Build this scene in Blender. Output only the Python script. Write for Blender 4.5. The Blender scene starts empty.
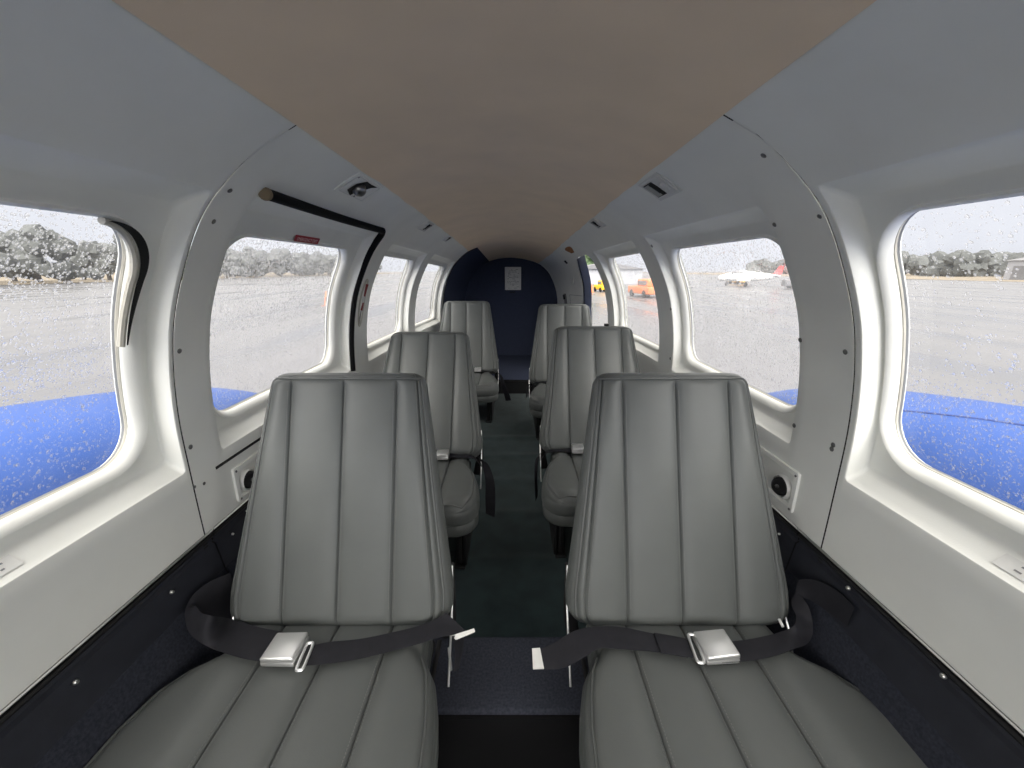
import bpy, bmesh, math, random
import numpy as np
from mathutils import Vector, Matrix
random.seed(7); rng = np.random.default_rng(11)
PI = math.pi
C = bpy.context.scene.collection
ZC = 1.03            # floor is z = 0; measurements below are taken from the eye, 1.03 m above the floor
GZ = -2.15           # wet apron, below the eye

# ------------------------------------------------------------------ materials
def mat(name, col, rough=.5, metal=0., bump=0., bscale=200., var=0., vscale=6., spec=.5, bump2=0., b2scale=12., coat=0., sheen=0.):
    m = bpy.data.materials.new(name); m.use_nodes = True
    nt = m.node_tree; N = nt.nodes; Lk = nt.links
    b = N['Principled BSDF']
    b.inputs['Base Color'].default_value = (*col, 1); b.inputs['Roughness'].default_value = rough
    b.inputs['Metallic'].default_value = metal; b.inputs['Specular IOR Level'].default_value = spec
    b.inputs['Coat Weight'].default_value = coat
    b.inputs['Sheen Weight'].default_value = sheen
    tc = N.new('ShaderNodeTexCoord')
    if var:
        n = N.new('ShaderNodeTexNoise'); n.inputs['Scale'].default_value = vscale; n.inputs['Detail'].default_value = 6
        Lk.new(tc.outputs['Object'], n.inputs['Vector'])
        r = N.new('ShaderNodeMapRange'); r.inputs['From Min'].default_value = .3; r.inputs['From Max'].default_value = .7
        r.inputs['To Min'].default_value = 1 - var; r.inputs['To Max'].default_value = 1 + var
        Lk.new(n.outputs['Fac'], r.inputs['Value'])
        mx = N.new('ShaderNodeMix'); mx.data_type = 'RGBA'; mx.blend_type = 'MULTIPLY'; mx.inputs['Factor'].default_value = 1
        mx.inputs[6].default_value = (*col, 1); Lk.new(r.outputs['Result'], mx.inputs[7])
        Lk.new(mx.outputs[2], b.inputs['Base Color'])
    prev = None
    for st, sc, dist in ((bump, bscale, .001), (bump2, b2scale, .004)):
        if st:
            n = N.new('ShaderNodeTexNoise'); n.inputs['Scale'].default_value = sc; n.inputs['Detail'].default_value = 4
            Lk.new(tc.outputs['Object'], n.inputs['Vector'])
            bp = N.new('ShaderNodeBump'); bp.inputs['Strength'].default_value = st; bp.inputs['Distance'].default_value = dist
            Lk.new(n.outputs['Fac'], bp.inputs['Height'])
            if prev: Lk.new(prev.outputs['Normal'], bp.inputs['Normal'])
            prev = bp
    if prev: Lk.new(prev.outputs['Normal'], b.inputs['Normal'])
    return m

M = {}
M['wall'] = mat('wall_vinyl', (.86, .865, .825), .55, bump=.12, bscale=420, var=.035, vscale=7, spec=.4)
M['surround'] = M['wall']
M['headliner'] = mat('tan_headliner', (.90, .725, .535), .85, bump=.3, bscale=700, var=.04, vscale=7, bump2=.2, b2scale=9, spec=.2)
M['navycloth'] = mat('navy_carpet', (.050, .060, .098), .95, bump=.9, bscale=500, var=.35, vscale=300, spec=.15)
M['navyvinyl'] = mat('navy_vinyl', (.022, .024, .033), .6, bump=.5, bscale=900, var=.12, vscale=40, spec=.35)
M['navycarpet'] = mat('side_carpet', (.031, .034, .046), .95, bump=.8, bscale=500, var=.3, vscale=200, spec=.1)
M['teal'] = mat('teal_carpet', (.026, .042, .045), .95, bump=.9, bscale=600, var=.25, vscale=12, spec=.1, sheen=.2)
M['black'] = mat('black_rubber', (.008, .008, .009), .55, spec=.4, bump=.1, bscale=300)
M['dark'] = mat('dark_backing', (.01, .01, .01), .9)
M['leather'] = mat('grey_leather', (.110, .118, .116), .42, bump=.22, bscale=520, var=.05, vscale=9, spec=.42, bump2=.25, b2scale=14)
M['piping'] = mat('grey_piping', (.092, .098, .096), .45, bump=.1, bscale=500)
M['stitch'] = mat('grey_thread', (.17, .175, .175), .7)
M['webbing'] = mat('seat_belt_webbing', (.017, .017, .022), .7, bump=.5, bscale=700, var=.15, vscale=60, spec=.3)
M['chrome'] = mat('brushed_chrome', (.88, .88, .88), .34, metal=.85, bump=.05, bscale=150)
M['steel'] = mat('dull_steel', (.22, .22, .22), .35, metal=1.)
M['silver'] = mat('silver_trim', (.62, .62, .60), .3, metal=.9)
M['seal'] = mat('cream_seal', (.50, .48, .42), .6, var=.1, vscale=30)
M['grayseal'] = mat('grey_gasket', (.28, .29, .30), .5)
M['white'] = mat('white_plastic', (.72, .72, .70), .35, spec=.5, bump=.03, bscale=60)
M['label'] = mat('white_label', (.72, .72, .70), .5, var=.04, vscale=80)
M['inkgrey'] = mat('grey_print', (.22, .22, .23), .6)
M['greyseal2'] = mat('grey_plastic', (.34, .34, .33), .5)
M['tan'] = mat('tan_rubber_plug', (.22, .165, .10), .7)
M['matteblack'] = mat('black_seal_rubber', (.006, .006, .007), .75, spec=.12)
M['red'] = mat('red_label', (.36, .018, .035), .5, var=.1, vscale=60)
M['redhandle'] = mat('red_handle', (.22, .02, .018), .4)
M['textwhite'] = mat('white_print', (.80, .62, .64), .6)
M['rust'] = mat('rust_stain', (.30, .13, .05), .8, var=.35, vscale=60)
M['navypaint'] = mat('navy_door_edge', (.022, .028, .050), .5, var=.15, vscale=20)
M['skin'] = mat('white_aircraft_paint', (.75, .75, .74), .35)
M['blue'] = mat('blue_aircraft_paint', (.020, .070, .275), .5, var=.05, vscale=2, spec=.2)
M['bluedark'] = mat('blue_panel_gap', (.01, .03, .16), .6)
M['leaf'] = mat('dark_tree_leaves', (.085, .090, .088), .9, var=.3, vscale=2)  # leaf colour lightened and greyed to carry the mist of distance
M['leafgreen'] = mat('green_tree_leaves', (.10, .15, .075), .9, var=.4, vscale=2)
M['bark'] = mat('tree_bark', (.06, .045, .035), .9, var=.2, vscale=6)
M['yellow'] = mat('yellow_paint', (.80, .42, .02), .4)
M['orange'] = mat('orange_plastic', (.72, .22, .08), .5)
M['redpaint'] = mat('red_paint', (.6, .05, .05), .4)
M['greypaint'] = mat('grey_cladding', (.33, .335, .36), .6, var=.06, vscale=.3)
M['roofdark'] = mat('dark_roof', (.16, .16, .17), .7, var=.1, vscale=.4)
M['brown'] = mat('dry_grass_verge', (.19, .155, .11), .95, var=.25, vscale=.6)

def ground_mat():
    m = bpy.data.materials.new('wet_tarmac'); m.use_nodes = True
    nt = m.node_tree; N = nt.nodes; Lk = nt.links; b = N['Principled BSDF']
    tc = N.new('ShaderNodeTexCoord'); mp = N.new('ShaderNodeMapping'); mp.inputs['Scale'].default_value = (.5, .08, 1)
    Lk.new(tc.outputs['Object'], mp.inputs['Vector'])
    n = N.new('ShaderNodeTexNoise'); n.inputs['Scale'].default_value = .9; n.inputs['Detail'].default_value = 7
    Lk.new(mp.outputs['Vector'], n.inputs['Vector'])
    cr = N.new('ShaderNodeValToRGB'); e = cr.color_ramp.elements
    e[0].position = .36; e[0].color = (.084, .0835, .089, 1); e[1].position = .66; e[1].color = (.130, .129, .139, 1)
    Lk.new(n.outputs['Fac'], cr.inputs['Fac']); Lk.new(cr.outputs['Color'], b.inputs['Base Color'])
    r = N.new('ShaderNodeMapRange'); r.inputs['From Min'].default_value = .35; r.inputs['From Max'].default_value = .65
    r.inputs['To Min'].default_value = .18; r.inputs['To Max'].default_value = .55
    Lk.new(n.outputs['Fac'], r.inputs['Value']); Lk.new(r.outputs['Result'], b.inputs['Roughness'])
    return m
M['ground'] = ground_mat()

def pane_mat(name, haze, seed, blur):
    """wet acrylic: mostly see-through, a thin milky water film over part of it"""
    m = bpy.data.materials.new(name); m.use_nodes = True
    nt = m.node_tree; N = nt.nodes; Lk = nt.links; N.remove(N['Principled BSDF']); out = N['Material Output']
    t = N.new('ShaderNodeBsdfTransparent'); tr = N.new('ShaderNodeBsdfTranslucent'); g = N.new('ShaderNodeBsdfGlossy')
    t.inputs['Color'].default_value = (.97, .97, .98, 1); tr.inputs['Color'].default_value = (.93, .94, .97, 1); g.inputs['Roughness'].default_value = .05
    tc = N.new('ShaderNodeTexCoord'); n = N.new('ShaderNodeTexNoise'); n.inputs['Scale'].default_value = 26; n.inputs['Detail'].default_value = 8; n.inputs['Roughness'].default_value = .7
    mp = N.new('ShaderNodeMapping'); mp.inputs['Location'].default_value = (seed, seed, seed); mp.inputs['Scale'].default_value = (1, 1, .55)
    Lk.new(tc.outputs['Object'], mp.inputs['Vector']); Lk.new(mp.outputs['Vector'], n.inputs['Vector'])
    r = N.new('ShaderNodeMapRange'); r.inputs['From Min'].default_value = .35; r.inputs['From Max'].default_value = .7
    r.inputs['To Min'].default_value = haze * .55; r.inputs['To Max'].default_value = haze * 1.45
    Lk.new(n.outputs['Fac'], r.inputs['Value'])
    m1 = N.new('ShaderNodeMixShader'); Lk.new(r.outputs['Result'], m1.inputs[0]); Lk.new(t.outputs[0], m1.inputs[1]); Lk.new(tr.outputs[0], m1.inputs[2])
    rf = N.new('ShaderNodeBsdfRefraction'); rf.inputs['IOR'].default_value = 1.012; rf.inputs['Roughness'].default_value = .75; rf.inputs['Color'].default_value = (.97, .97, .98, 1)
    m0 = N.new('ShaderNodeMixShader'); m0.inputs[0].default_value = blur; Lk.new(m1.outputs[0], m0.inputs[1]); Lk.new(rf.outputs[0], m0.inputs[2])
    m2 = N.new('ShaderNodeMixShader'); m2.inputs[0].default_value = .03; Lk.new(m0.outputs[0], m2.inputs[1]); Lk.new(g.outputs[0], m2.inputs[2])
    Lk.new(m2.outputs[0], out.inputs['Surface'])
    return m
M['pane_clear'] = pane_mat('wet_pane', .035, 0., .08)
M['pane_hazy'] = pane_mat('streaming_wet_pane', .075, 4., .18)

def drop_mat():
    m = bpy.data.materials.new('rain_water'); m.use_nodes = True
    nt = m.node_tree; N = nt.nodes; Lk = nt.links; N.remove(N['Principled BSDF']); out = N['Material Output']
    g = N.new('ShaderNodeBsdfRefraction'); g.inputs['IOR'].default_value = 1.24; g.inputs['Roughness'].default_value = 0.; g.inputs['Color'].default_value = (1, 1, 1, 1)
    t = N.new('ShaderNodeBsdfTransparent'); mx = N.new('ShaderNodeMixShader'); mx.inputs[0].default_value = .50
    Lk.new(g.outputs[0], mx.inputs[1]); Lk.new(t.outputs[0], mx.inputs[2])
    tr = N.new('ShaderNodeBsdfTranslucent'); tr.inputs['Color'].default_value = (.95, .96, .98, 1); m2 = N.new('ShaderNodeMixShader'); m2.inputs[0].default_value = .11
    Lk.new(mx.outputs[0], m2.inputs[1]); Lk.new(tr.outputs[0], m2.inputs[2]); Lk.new(m2.outputs[0], out.inputs['Surface'])
    return m
M['drop'] = drop_mat()

# ------------------------------------------------------------------ mesh builder
class MB:
    def __init__(s): s.v = []; s.f = []
    def add(s, vs, fs):
        o = len(s.v); s.v += [tuple(map(float, p)) for p in vs]; s.f += [tuple(i + o for i in q) for q in fs]; return s
    def grid(s, P, cu=False, cv=False):
        P = np.asarray(P, float); a, b = P.shape[:2]; fs = []
        for i in range(a if cu else a - 1):
            for j in range(b if cv else b - 1):
                i2 = (i + 1) % a; j2 = (j + 1) % b
                fs.append((i * b + j, i * b + j2, i2 * b + j2, i2 * b + j))
        return s.add(P.reshape(-1, 3), fs)
    def box(s, x0, x1, y0, y1, z0, z1):
        vs = [(x, y, z) for x in (x0, x1) for y in (y0, y1) for z in (z0, z1)]
        return s.add(vs, [(0, 1, 3, 2), (4, 6, 7, 5), (0, 4, 5, 1), (2, 3, 7, 6), (0, 2, 6, 4), (1, 5, 7, 3)])
    def rbox(s, x0, x1, y0, y1, z0, z1, r, seg=3, R=None):
        """rounded box (all edges), optional 3x3 rotation about its centre"""
        bm = bmesh.new(); bmesh.ops.create_cube(bm, size=1)
        for v in bm.verts:
            v.co = Vector((v.co.x * (x1 - x0), v.co.y * (y1 - y0), v.co.z * (z1 - z0)))
        bmesh.ops.bevel(bm, geom=bm.edges[:], offset=r, segments=seg, affect='EDGES', profile=.5)
        c = Vector(((x0 + x1) / 2, (y0 + y1) / 2, (z0 + z1) / 2))
        vs = [((R @ v.co) if R is not None else v.co) + c for v in bm.verts]
        bm.verts.index_update(); fs = [tuple(v.index for v in f.verts) for f in bm.faces]; bm.free()
        return s.add(vs, fs)
    def tube(s, path, r, n=8, closed=False, caps=True, flat=None):
        P = np.asarray(path, float); k = len(P)
        rr = np.broadcast_to(np.asarray(r, float), (k,))
        T = np.roll(P, -1, 0) - np.roll(P, 1, 0)
        if not closed: T[0] = P[1] - P[0]; T[-1] = P[-1] - P[-2]
        T /= np.linalg.norm(T, axis=1)[:, None] + 1e-12
        up = np.array([0, 0, 1.]) if abs(T[0][2]) < .9 else np.array([1., 0, 0])
        rows = []
        for i in range(k):
            a = np.cross(T[i], up); a /= np.linalg.norm(a) + 1e-12; b = np.cross(a, T[i]); up = b
            fa, fb = flat or (1, 1)
            rows.append([P[i] + rr[i] * (fa * math.cos(t) * a + fb * math.sin(t) * b) for t in np.linspace(0, 2 * PI, n, endpoint=False)])
        o = len(s.v); s.grid(rows, cu=closed, cv=True)
        if caps and not closed:
            s.f.append(tuple(o + j for j in range(n))); s.f.append(tuple(o + (k - 1) * n + j for j in reversed(range(n))))
        return s
    def cyl(s, p, q, r, n=12): return s.tube([p, q], r, n)
    def lathe(s, c, ax, prof, n=16):
        """prof: list of (radius, height along ax)"""
        ax = np.asarray(ax, float); ax /= np.linalg.norm(ax); u = np.cross(ax, (0, 0, 1.) if abs(ax[2]) < .9 else (1., 0, 0)); u /= np.linalg.norm(u); w = np.cross(ax, u)
        rows = [[np.asarray(c) + ax * h + r * (math.cos(t) * u + math.sin(t) * w) for t in np.linspace(0, 2 * PI, n, endpoint=False)] for r, h in prof]
        o = len(s.v); s.grid(rows, cv=True)
        s.f.append(tuple(o + j for j in range(n))); s.f.append(tuple(o + (len(prof) - 1) * n + j for j in reversed(range(n))))
        return s
    def build(s, name, m, parent=None, org=None, smooth=True, ang=40, weld=0., recalc=True):
        """vertices are given relative to the eye unless org is None-with-parent (then already local)"""
        me = bpy.data.meshes.new(name)
        if isinstance(org, str): sh = np.zeros(3)
        else: sh = np.array([0, 0, ZC]) if org is None else -np.asarray(org, float) + np.array([0, 0, ZC])
        V = np.asarray(s.v, float).reshape(-1, 3) + sh
        me.from_pydata(V.tolist(), [], s.f)
        if weld or recalc:
            bm = bmesh.new(); bm.from_mesh(me)
            if weld: bmesh.ops.remove_doubles(bm, verts=bm.verts[:], dist=weld)
            if recalc: bmesh.ops.recalc_face_normals(bm, faces=bm.faces[:])
            bm.to_mesh(me); bm.free()
        if smooth:
            me.shade_smooth()
            if ang: me.set_sharp_from_angle(angle=math.radians(ang))
        me.materials.append(m); me.update()
        o = bpy.data.objects.new(name, me); C.objects.link(o)
        if parent is not None: o.parent = parent
        return o

def tag(o, label=None, cat=None, group=None, kind=None):
    if label: o['label'] = label
    if cat: o['category'] = cat
    if group: o['group'] = group
    if kind: o['kind'] = kind
    return o
def empty(name, loc, label=None, cat=None, group=None, kind=None):
    """loc in world metres (floor = 0)"""
    o = bpy.data.objects.new(name, None); C.objects.link(o); o.location = loc; o.empty_display_size = .05
    return tag(o, label, cat, group, kind)
LOCAL = 'local'
def struct(o): o['kind'] = 'structure'; return o

# ------------------------------------------------------------------ cabin shape
X0 = -.016
PF = np.array([(0, .285), (.12, .278), (.22, .262), (.337, .231), (.415, .19), (.496, .125), (.543, .068), (.588, -.014), (.619, -.085), (.635, -.14),
               (.65, -.209), (.662, -.302), (.6665, -.408), (.671, -.555), (.671, -.7), (.655, -.85), (.62, -1.03)])
def catmull(P, n=12):
    P = np.asarray(P, float); Q = np.vstack([2 * P[0] - P[1], P, 2 * P[-1] - P[-2]]); out = []
    for i in range(1, len(Q) - 2):
        a, b, c, d = Q[i - 1:i + 3]
        for t in np.linspace(0, 1, n, endpoint=False):
            out.append(.5 * (2 * b + (c - a) * t + (2 * a - 5 * b + 4 * c - d) * t * t + (3 * b - a - 3 * c + d) * t ** 3))
    out.append(P[-1]); return np.array(out)
PS = catmull(PF)
k = np.ones(9) / 9
PSs = PS.copy()
for c_ in (0, 1):
    PSs[4:-4, c_] = np.convolve(PS[:, c_], k, 'valid')
PS = PSs
_zz = PS[::-1, 1]; _xx = PS[::-1, 0]
_nrm = np.gradient(PS, axis=0); _nrm = np.stack([-_nrm[:, 1], _nrm[:, 0]], 1); _nrm /= np.linalg.norm(_nrm, axis=1)[:, None]
_nx = _nrm[::-1, 0]; _nz = _nrm[::-1, 1]
YS = [-3, 1.2, 1.8, 2.4, 3.0, 3.6, 4.2, 5]; WS = [1, 1, 1, .97, .92, .845, .755, .64]; HS = [1, 1, .995, .975, .94, .88, .81, .72]
_yd = np.linspace(-3, 5, 401)
def _sm(v): 
    a = np.interp(_yd, YS, v); return np.convolve(np.pad(a, 10, mode='edge'), np.ones(21) / 21, 'valid')
_WD, _HD = _sm(WS), _sm(HS)
def Wf(Y): return np.interp(Y, _yd, _WD)
def Hf(Y): return np.interp(Y, _yd, _HD)
def S(sg, Y, zn, off=0.):
    Y = np.asarray(Y, float); zn = np.asarray(zn, float)
    x = np.interp(zn, _zz, _xx); nx = np.interp(zn, _zz, _nx); nz = np.interp(zn, _zz, _nz)
    w, h = Wf(Y), Hf(Y)
    return np.stack([X0 + sg * (x * w + off * nx), Y + 0 * zn, -.56 + (zn + .56) * h + off * nz], -1)
def Nrm(sg, Y, zn):
    d = S(sg, Y, zn, .01) - S(sg, Y, zn, 0); return d / np.linalg.norm(d)
# the eye's projection, used to place screws and fittings where their sight lines meet the wall
F_ = 385.; CX_, CY_ = 512.5, 384.; TH = math.atan(114 / F_); c_, s_ = math.cos(TH), math.sin(TH)
def ray(px, py):
    k = (py - CY_) / F_; return np.array([(px - CX_) / F_, c_ - k * s_, -s_ - k * c_])
def atX(px, py, X): d = ray(px, py); return d * X / d[0]
def atZ(px, py, Z): d = ray(px, py); return d * Z / d[2]
def hit(px, py, off=0.):
    d = ray(px, py); sg = 1 if px > CX_ else -1
    for t in np.arange(.3, 6, .002):
        p = d * t; zn = -.56 + (p[2] + .56) / Hf(p[1])
        if abs(p[0] - X0) >= np.interp(zn, _zz, _xx) * Wf(p[1]) + off: return p[1], zn
ZT, ZB = .231, -.572

MS, KS = 26, 9
def rr(y0, y1, z0, z1, r):
    """rounded rectangle in (Y, zn); same point count for every rectangle"""
    r = min(r, (y1 - y0) / 2 - 1e-4, (z1 - z0) / 2 - 1e-4); pts = []
    cs = [((y1 - r, z1 - r), 0), ((y0 + r, z1 - r), PI / 2), ((y0 + r, z0 + r), PI), ((y1 - r, z0 + r), 1.5 * PI)]
    for i, (c, a0) in enumerate(cs):
        arc = [(c[0] + r * math.cos(a0 + t), c[1] + r * math.sin(a0 + t)) for t in np.linspace(0, PI / 2, KS)]
        n = cs[(i + 1) % 4][0]; a1 = a0 + PI / 2; e = (n[0] + r * math.cos(a1), n[1] + r * math.sin(a1))
        pts += arc
        st = arc[-1]
        pts += [(st[0] + (e[0] - st[0]) * t, st[1] + (e[1] - st[1]) * t) for t in np.linspace(0, 1, MS + 2)[1:-1]]
    return np.array(pts)
def rings_mesh(mb, sg, seq):
    """seq: list of (ring, off, nsub)"""
    rows = []
    for i, (R, off, n) in enumerate(seq):
        if i:
            R0, o0, _ = seq[i - 1]
            for t in np.linspace(0, 1, n + 1)[1:]:
                q = R0 + (R - R0) * t; rows.append(S(sg, q[:, 0], q[:, 1], o0 + (off - o0) * t))
        else: rows.append(S(sg, R[:, 0], R[:, 1], off))
    mb.grid(rows, cv=True)

# recess rectangle (y0,y1,z0,z1), pane rectangle
BAYS = {
 -1: [dict(cell=(-1.15, -.17), rec=(-1.0, -.27, -.40, .127), pane=(-.95, -.31, -.325, .05)),  # first bay: unseen cockpit window, added to let daylight in
      dict(cell=(-.17, .727), rec=(-.03, .720, -.407, .129), pane=(.01, .674, -.343, .051)),
      dict(cell=(.7305, 1.68), rec=(.823, 1.575, -.406, .140), pane=(.865, 1.500, -.346, .049)),
      dict(cell=(1.68, 2.50), rec=(1.778, 2.435, -.415, .112), pane=(1.82, 2.40, -.358, .045)),
      dict(cell=(2.50, 3.32), rec=(2.575, 3.26, -.405, .120), pane=(2.61, 3.21, -.360, .045))],
 1: [dict(cell=(-1.15, -.20), rec=(-1.03, -.30, -.40, .127), pane=(-.98, -.34, -.325, .05)),  # first bay again an unseen opening, added for daylight
     dict(cell=(-.20, .683), rec=(-.07, .671, -.395, .127), pane=(-.03, .650, -.323, .056)),
     dict(cell=(.6865, 1.60), rec=(.826, 1.524, -.393, .121), pane=(.862, 1.487, -.332, .047)),
     dict(cell=(1.60, 2.425), rec=(1.678, 2.38, -.395, .118), pane=(1.72, 2.345, -.347, .052))],
}
def bay_rings(b):
    y0, y1, z0, z1 = b['rec']; p0, p1, q0, q1 = b['pane']; e1 = min(.024, y1 - .0065 - p1 - .004)
    cell = rr(b['cell'][0], b['cell'][1], ZB, ZT, .0004)
    R = lambda i, r: rr(y0 + i[0], y1 - i[1], z0 + i[2], z1 - i[3], r)
    return [(cell, 0, 1), (R((-.0015, -.0015, -.0015, -.0015), .010), 0, 6), (R((.0006, .0006, .0006, .0006), .009), .0012, 1), (R((.0018, .0018, .002, .002), .009), .005, 1),
            (R((.005, .005, .026, .038), .010), .034, 4), (R((.0065, .0065, .031, .041), .014), .036, 1),
            (rr(p0 - .019, p1 + e1 + .001, q0 - .019, q1 + .0105, .089), .037, 3)] + [
            (rr(p0 - .018 * g, p1 + e1 * g, q0 - .018 * g, q1 + .010 * g, .068 + .020 * g), o_, 1) for g, o_ in [(1., .0335)] + [(1 - math.sin(t) ** 1.15 * .97, .0305 + .0215 * (1 - math.cos(t))) for t in np.linspace(.12, PI / 2, 9)]] + [
            (rr(p0 - .001, p1 + .001, q0 - .001, q1 + .001, .068), .063, 2)]
def plain(mb, sg, y0, y1, z0, z1, off=0., ny=12, nz=22):
    Y, Z = np.meshgrid(np.linspace(y0, y1, ny), np.linspace(z0, z1, nz), indexing='ij'); mb.grid(S(sg, Y, Z, off))

DOOR_RING = rr(2.515, 3.13, ZB + .004, .118, .075)
DOOR_RING[:, 0] -= np.where(DOOR_RING[:, 0] > 2.7, .25 * np.clip((DOOR_RING[:, 1] + .28) / .40, 0, 1) ** 1.3, 0)      # the rear edge leans forward toward the roof
WALLS = {}
wn = 1
LABW = {}
for sg, side in ((-1, 'left'), (1, 'right')):
    near, rear, skin = MB(), MB(), MB()
    for i, b in enumerate(BAYS[sg]):
        rings_mesh(near if i < 2 else rear, sg, bay_rings(b))
        p0, p1, q0, q1 = b['pane']
        rings_mesh(skin, sg, [(rr(b['cell'][0], b['cell'][1], ZB - .03, ZT, .0004), .085, 1), (rr(p0 - .034, p1 + .040, q0 - .034, q1 + .034, .09), .085, 3)])
    last = BAYS[sg][-1]['cell'][1]
    if sg > 0:      # the open door: a hole with rounded head between two plain stretches
        dcell = (last, 3.24)
        hole = [(rr(*dcell, ZB, ZT, .0004), 0, 1), (DOOR_RING, 0, 5), (DOOR_RING, .008, 1)]
        rings_mesh(rear, sg, hole)
        rings_mesh(skin, sg, [(rr(*dcell, ZB, ZT, .0004), .085, 1), (rr(2.45, 3.22, ZB - .02, .15, .075), .085, 3)])
        last = dcell[1]
    plain(rear, sg, last, 4.24, ZB, ZT); plain(skin, sg, last, 4.3, ZB, ZT, .085)
    WALLS[sg] = struct(near.build('wall_' + side, M['wall'], weld=.00005, recalc=False, ang=38))
    WALLS[sg * 2] = struct(rear.build('wall_' + side + '.001', M['wall'], weld=.00005, recalc=False, ang=38))
    struct(skin.build('fuselage_shell', M['skin'], recalc=False))
    # the strip behind the panel joint
    bk = MB(); jy = .72875 if sg < 0 else .68475; plain(bk, sg, jy - .006, jy + .006, ZB - .03, ZT, .004, 3, 40); struct(bk.build('trim_' + ('1' if sg < 0 else '2'), M['dark'], recalc=False))

# ------------------------------------------------------------------ windows and rain
def dome_field(sg, b, specs, seed):
    r_ = np.random.default_rng(seed); p0, p1, q0, q1 = b['pane']
    cy, cz, rad = [], [], []
    for n, lo, hi, zlo, zhi in specs:
        rd = lo * (hi / lo) ** (r_.random(n) ** 1.6)
        cy.append(r_.uniform(p0 + .006, p1 - .006, n)); cz.append(q0 + .006 + (q1 - q0 - .012) * (zlo + (zhi - zlo) * r_.random(n))); rad.append(rd)
    cy, cz, rad = map(np.concatenate, (cy, cz, rad))
    # inside the rounded corners only
    cr = .066
    dy = np.maximum(0, np.maximum(p0 + cr - cy, cy - (p1 - cr))); dz = np.maximum(0, np.maximum(q0 + cr - cz, cz - (q1 - cr)))
    kp = np.hypot(dy, dz) < cr - .004
    cy, cz, rad = cy[kp], cz[kp], rad[kp]
    base = S(sg, cy, cz, .0605); du = S(sg, cy, cz + .01, .0605) - base; du /= np.linalg.norm(du, axis=1)[:, None]
    dv = np.tile([0, 1., 0], (len(cy), 1)); nn = np.cross(du, dv) * (-sg); nn /= np.linalg.norm(nn, axis=1)[:, None]
    sgn = np.sign(nn[:, 0]) * sg; nn *= sgn[:, None]
    seg = 7; ang = np.linspace(0, 2 * PI, seg, endpoint=False); k = len(cy)
    el = 1 + .35 * r_.random(k); jit = 1 + .22 * (r_.random((k, seg)) - .5)
    V = []
    for fr, hh in ((1, 0), (.68, .26)):
        for j, a in enumerate(ang):
            V.append(base + dv * (rad * fr * math.cos(a) * jit[:, j])[:, None] + du * (rad * el * fr * math.sin(a) * jit[:, j])[:, None] + nn * (rad * hh)[:, None])
    V.append(base + nn * (rad * .36)[:, None])
    V = np.stack(V, 1)          # k, 15, 3
    V[:, :, 2] += ZC
    fq = [(j, (j + 1) % seg, seg + (j + 1) % seg, seg + j) for j in range(seg)]; ft = [(seg + j, seg + (j + 1) % seg, 14) for j in range(seg)]
    if sg > 0: pass
    nV = 2 * seg + 1
    loops = []; starts = []; tot = []
    L1 = np.array(fq + [], int); L2 = np.array(ft, int)
    # orientation: outward
    e = np.cross(V[0, L2[0][1]] - V[0, L2[0][0]], V[0, L2[0][2]] - V[0, L2[0][0]])
    if np.dot(e, nn[0]) < 0: L1 = L1[:, ::-1]; L2 = L2[:, ::-1]
    per = np.concatenate([L1.ravel(), L2.ravel()]); lc = len(per)
    allL = (per[None] + (np.arange(k) * nV)[:, None]).ravel()
    st = np.concatenate([np.arange(seg) * 4, seg * 4 + np.arange(seg) * 3]); ct = np.array([4] * seg + [3] * seg)
    allS = (st[None] + (np.arange(k) * lc)[:, None]).ravel()
    me = bpy.data.meshes.new('raindrops'); me.vertices.add(k * nV); me.vertices.foreach_set('co', V.reshape(-1).astype(np.float32))
    me.loops.add(len(allL)); me.loops.foreach_set('vertex_index', allL.astype(np.int32))
    me.polygons.add(len(allS)); me.polygons.foreach_set('loop_start', allS.astype(np.int32))
    me.update(calc_edges=True); me.shade_smooth(); me.materials.append(M['drop'])
    o = bpy.data.objects.new('raindrops', me); C.objects.link(o); return o

RAIN = {(-1, 1): [(900, .0018, .0038, 0, 1), (7500, .0010, .0023, .40, 1), (5000, .0008, .0017, 0, .55)],
        (-1, 2): [(10500, .0011, .0026, .45, 1), (6000, .0009, .0021, 0, .6)], (-1, 3): [(5500, .0012, .0028, 0, 1)], (-1, 4): [(4000, .0014, .0030, 0, 1)],
        (1, 1): [(750, .0018, .0038, .25, 1), (2600, .0008, .0019, .2, 1), (4800, .0008, .0020, 0, .36)], (1, 2): [(10500, .0010, .0025, 0, 1)], (1, 3): [(5000, .0013, .0027, 0, 1)]}
WNAME = {(-1, 0): 'cockpit window on the port side', (1, 0): 'cockpit window on the starboard side'}
PLACE = {(-1, 1): 'the large window at the left edge of the photo', (-1, 2): 'the window under the red emergency exit label', (-1, 3): 'the left window just behind the red pull handle',
         (-1, 4): 'the rearmost window of the left wall', (1, 1): 'the large window at the right edge of the photo', (1, 2): 'the right window beside the front row seat', (1, 3): 'the right window just in front of the open door'}
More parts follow.
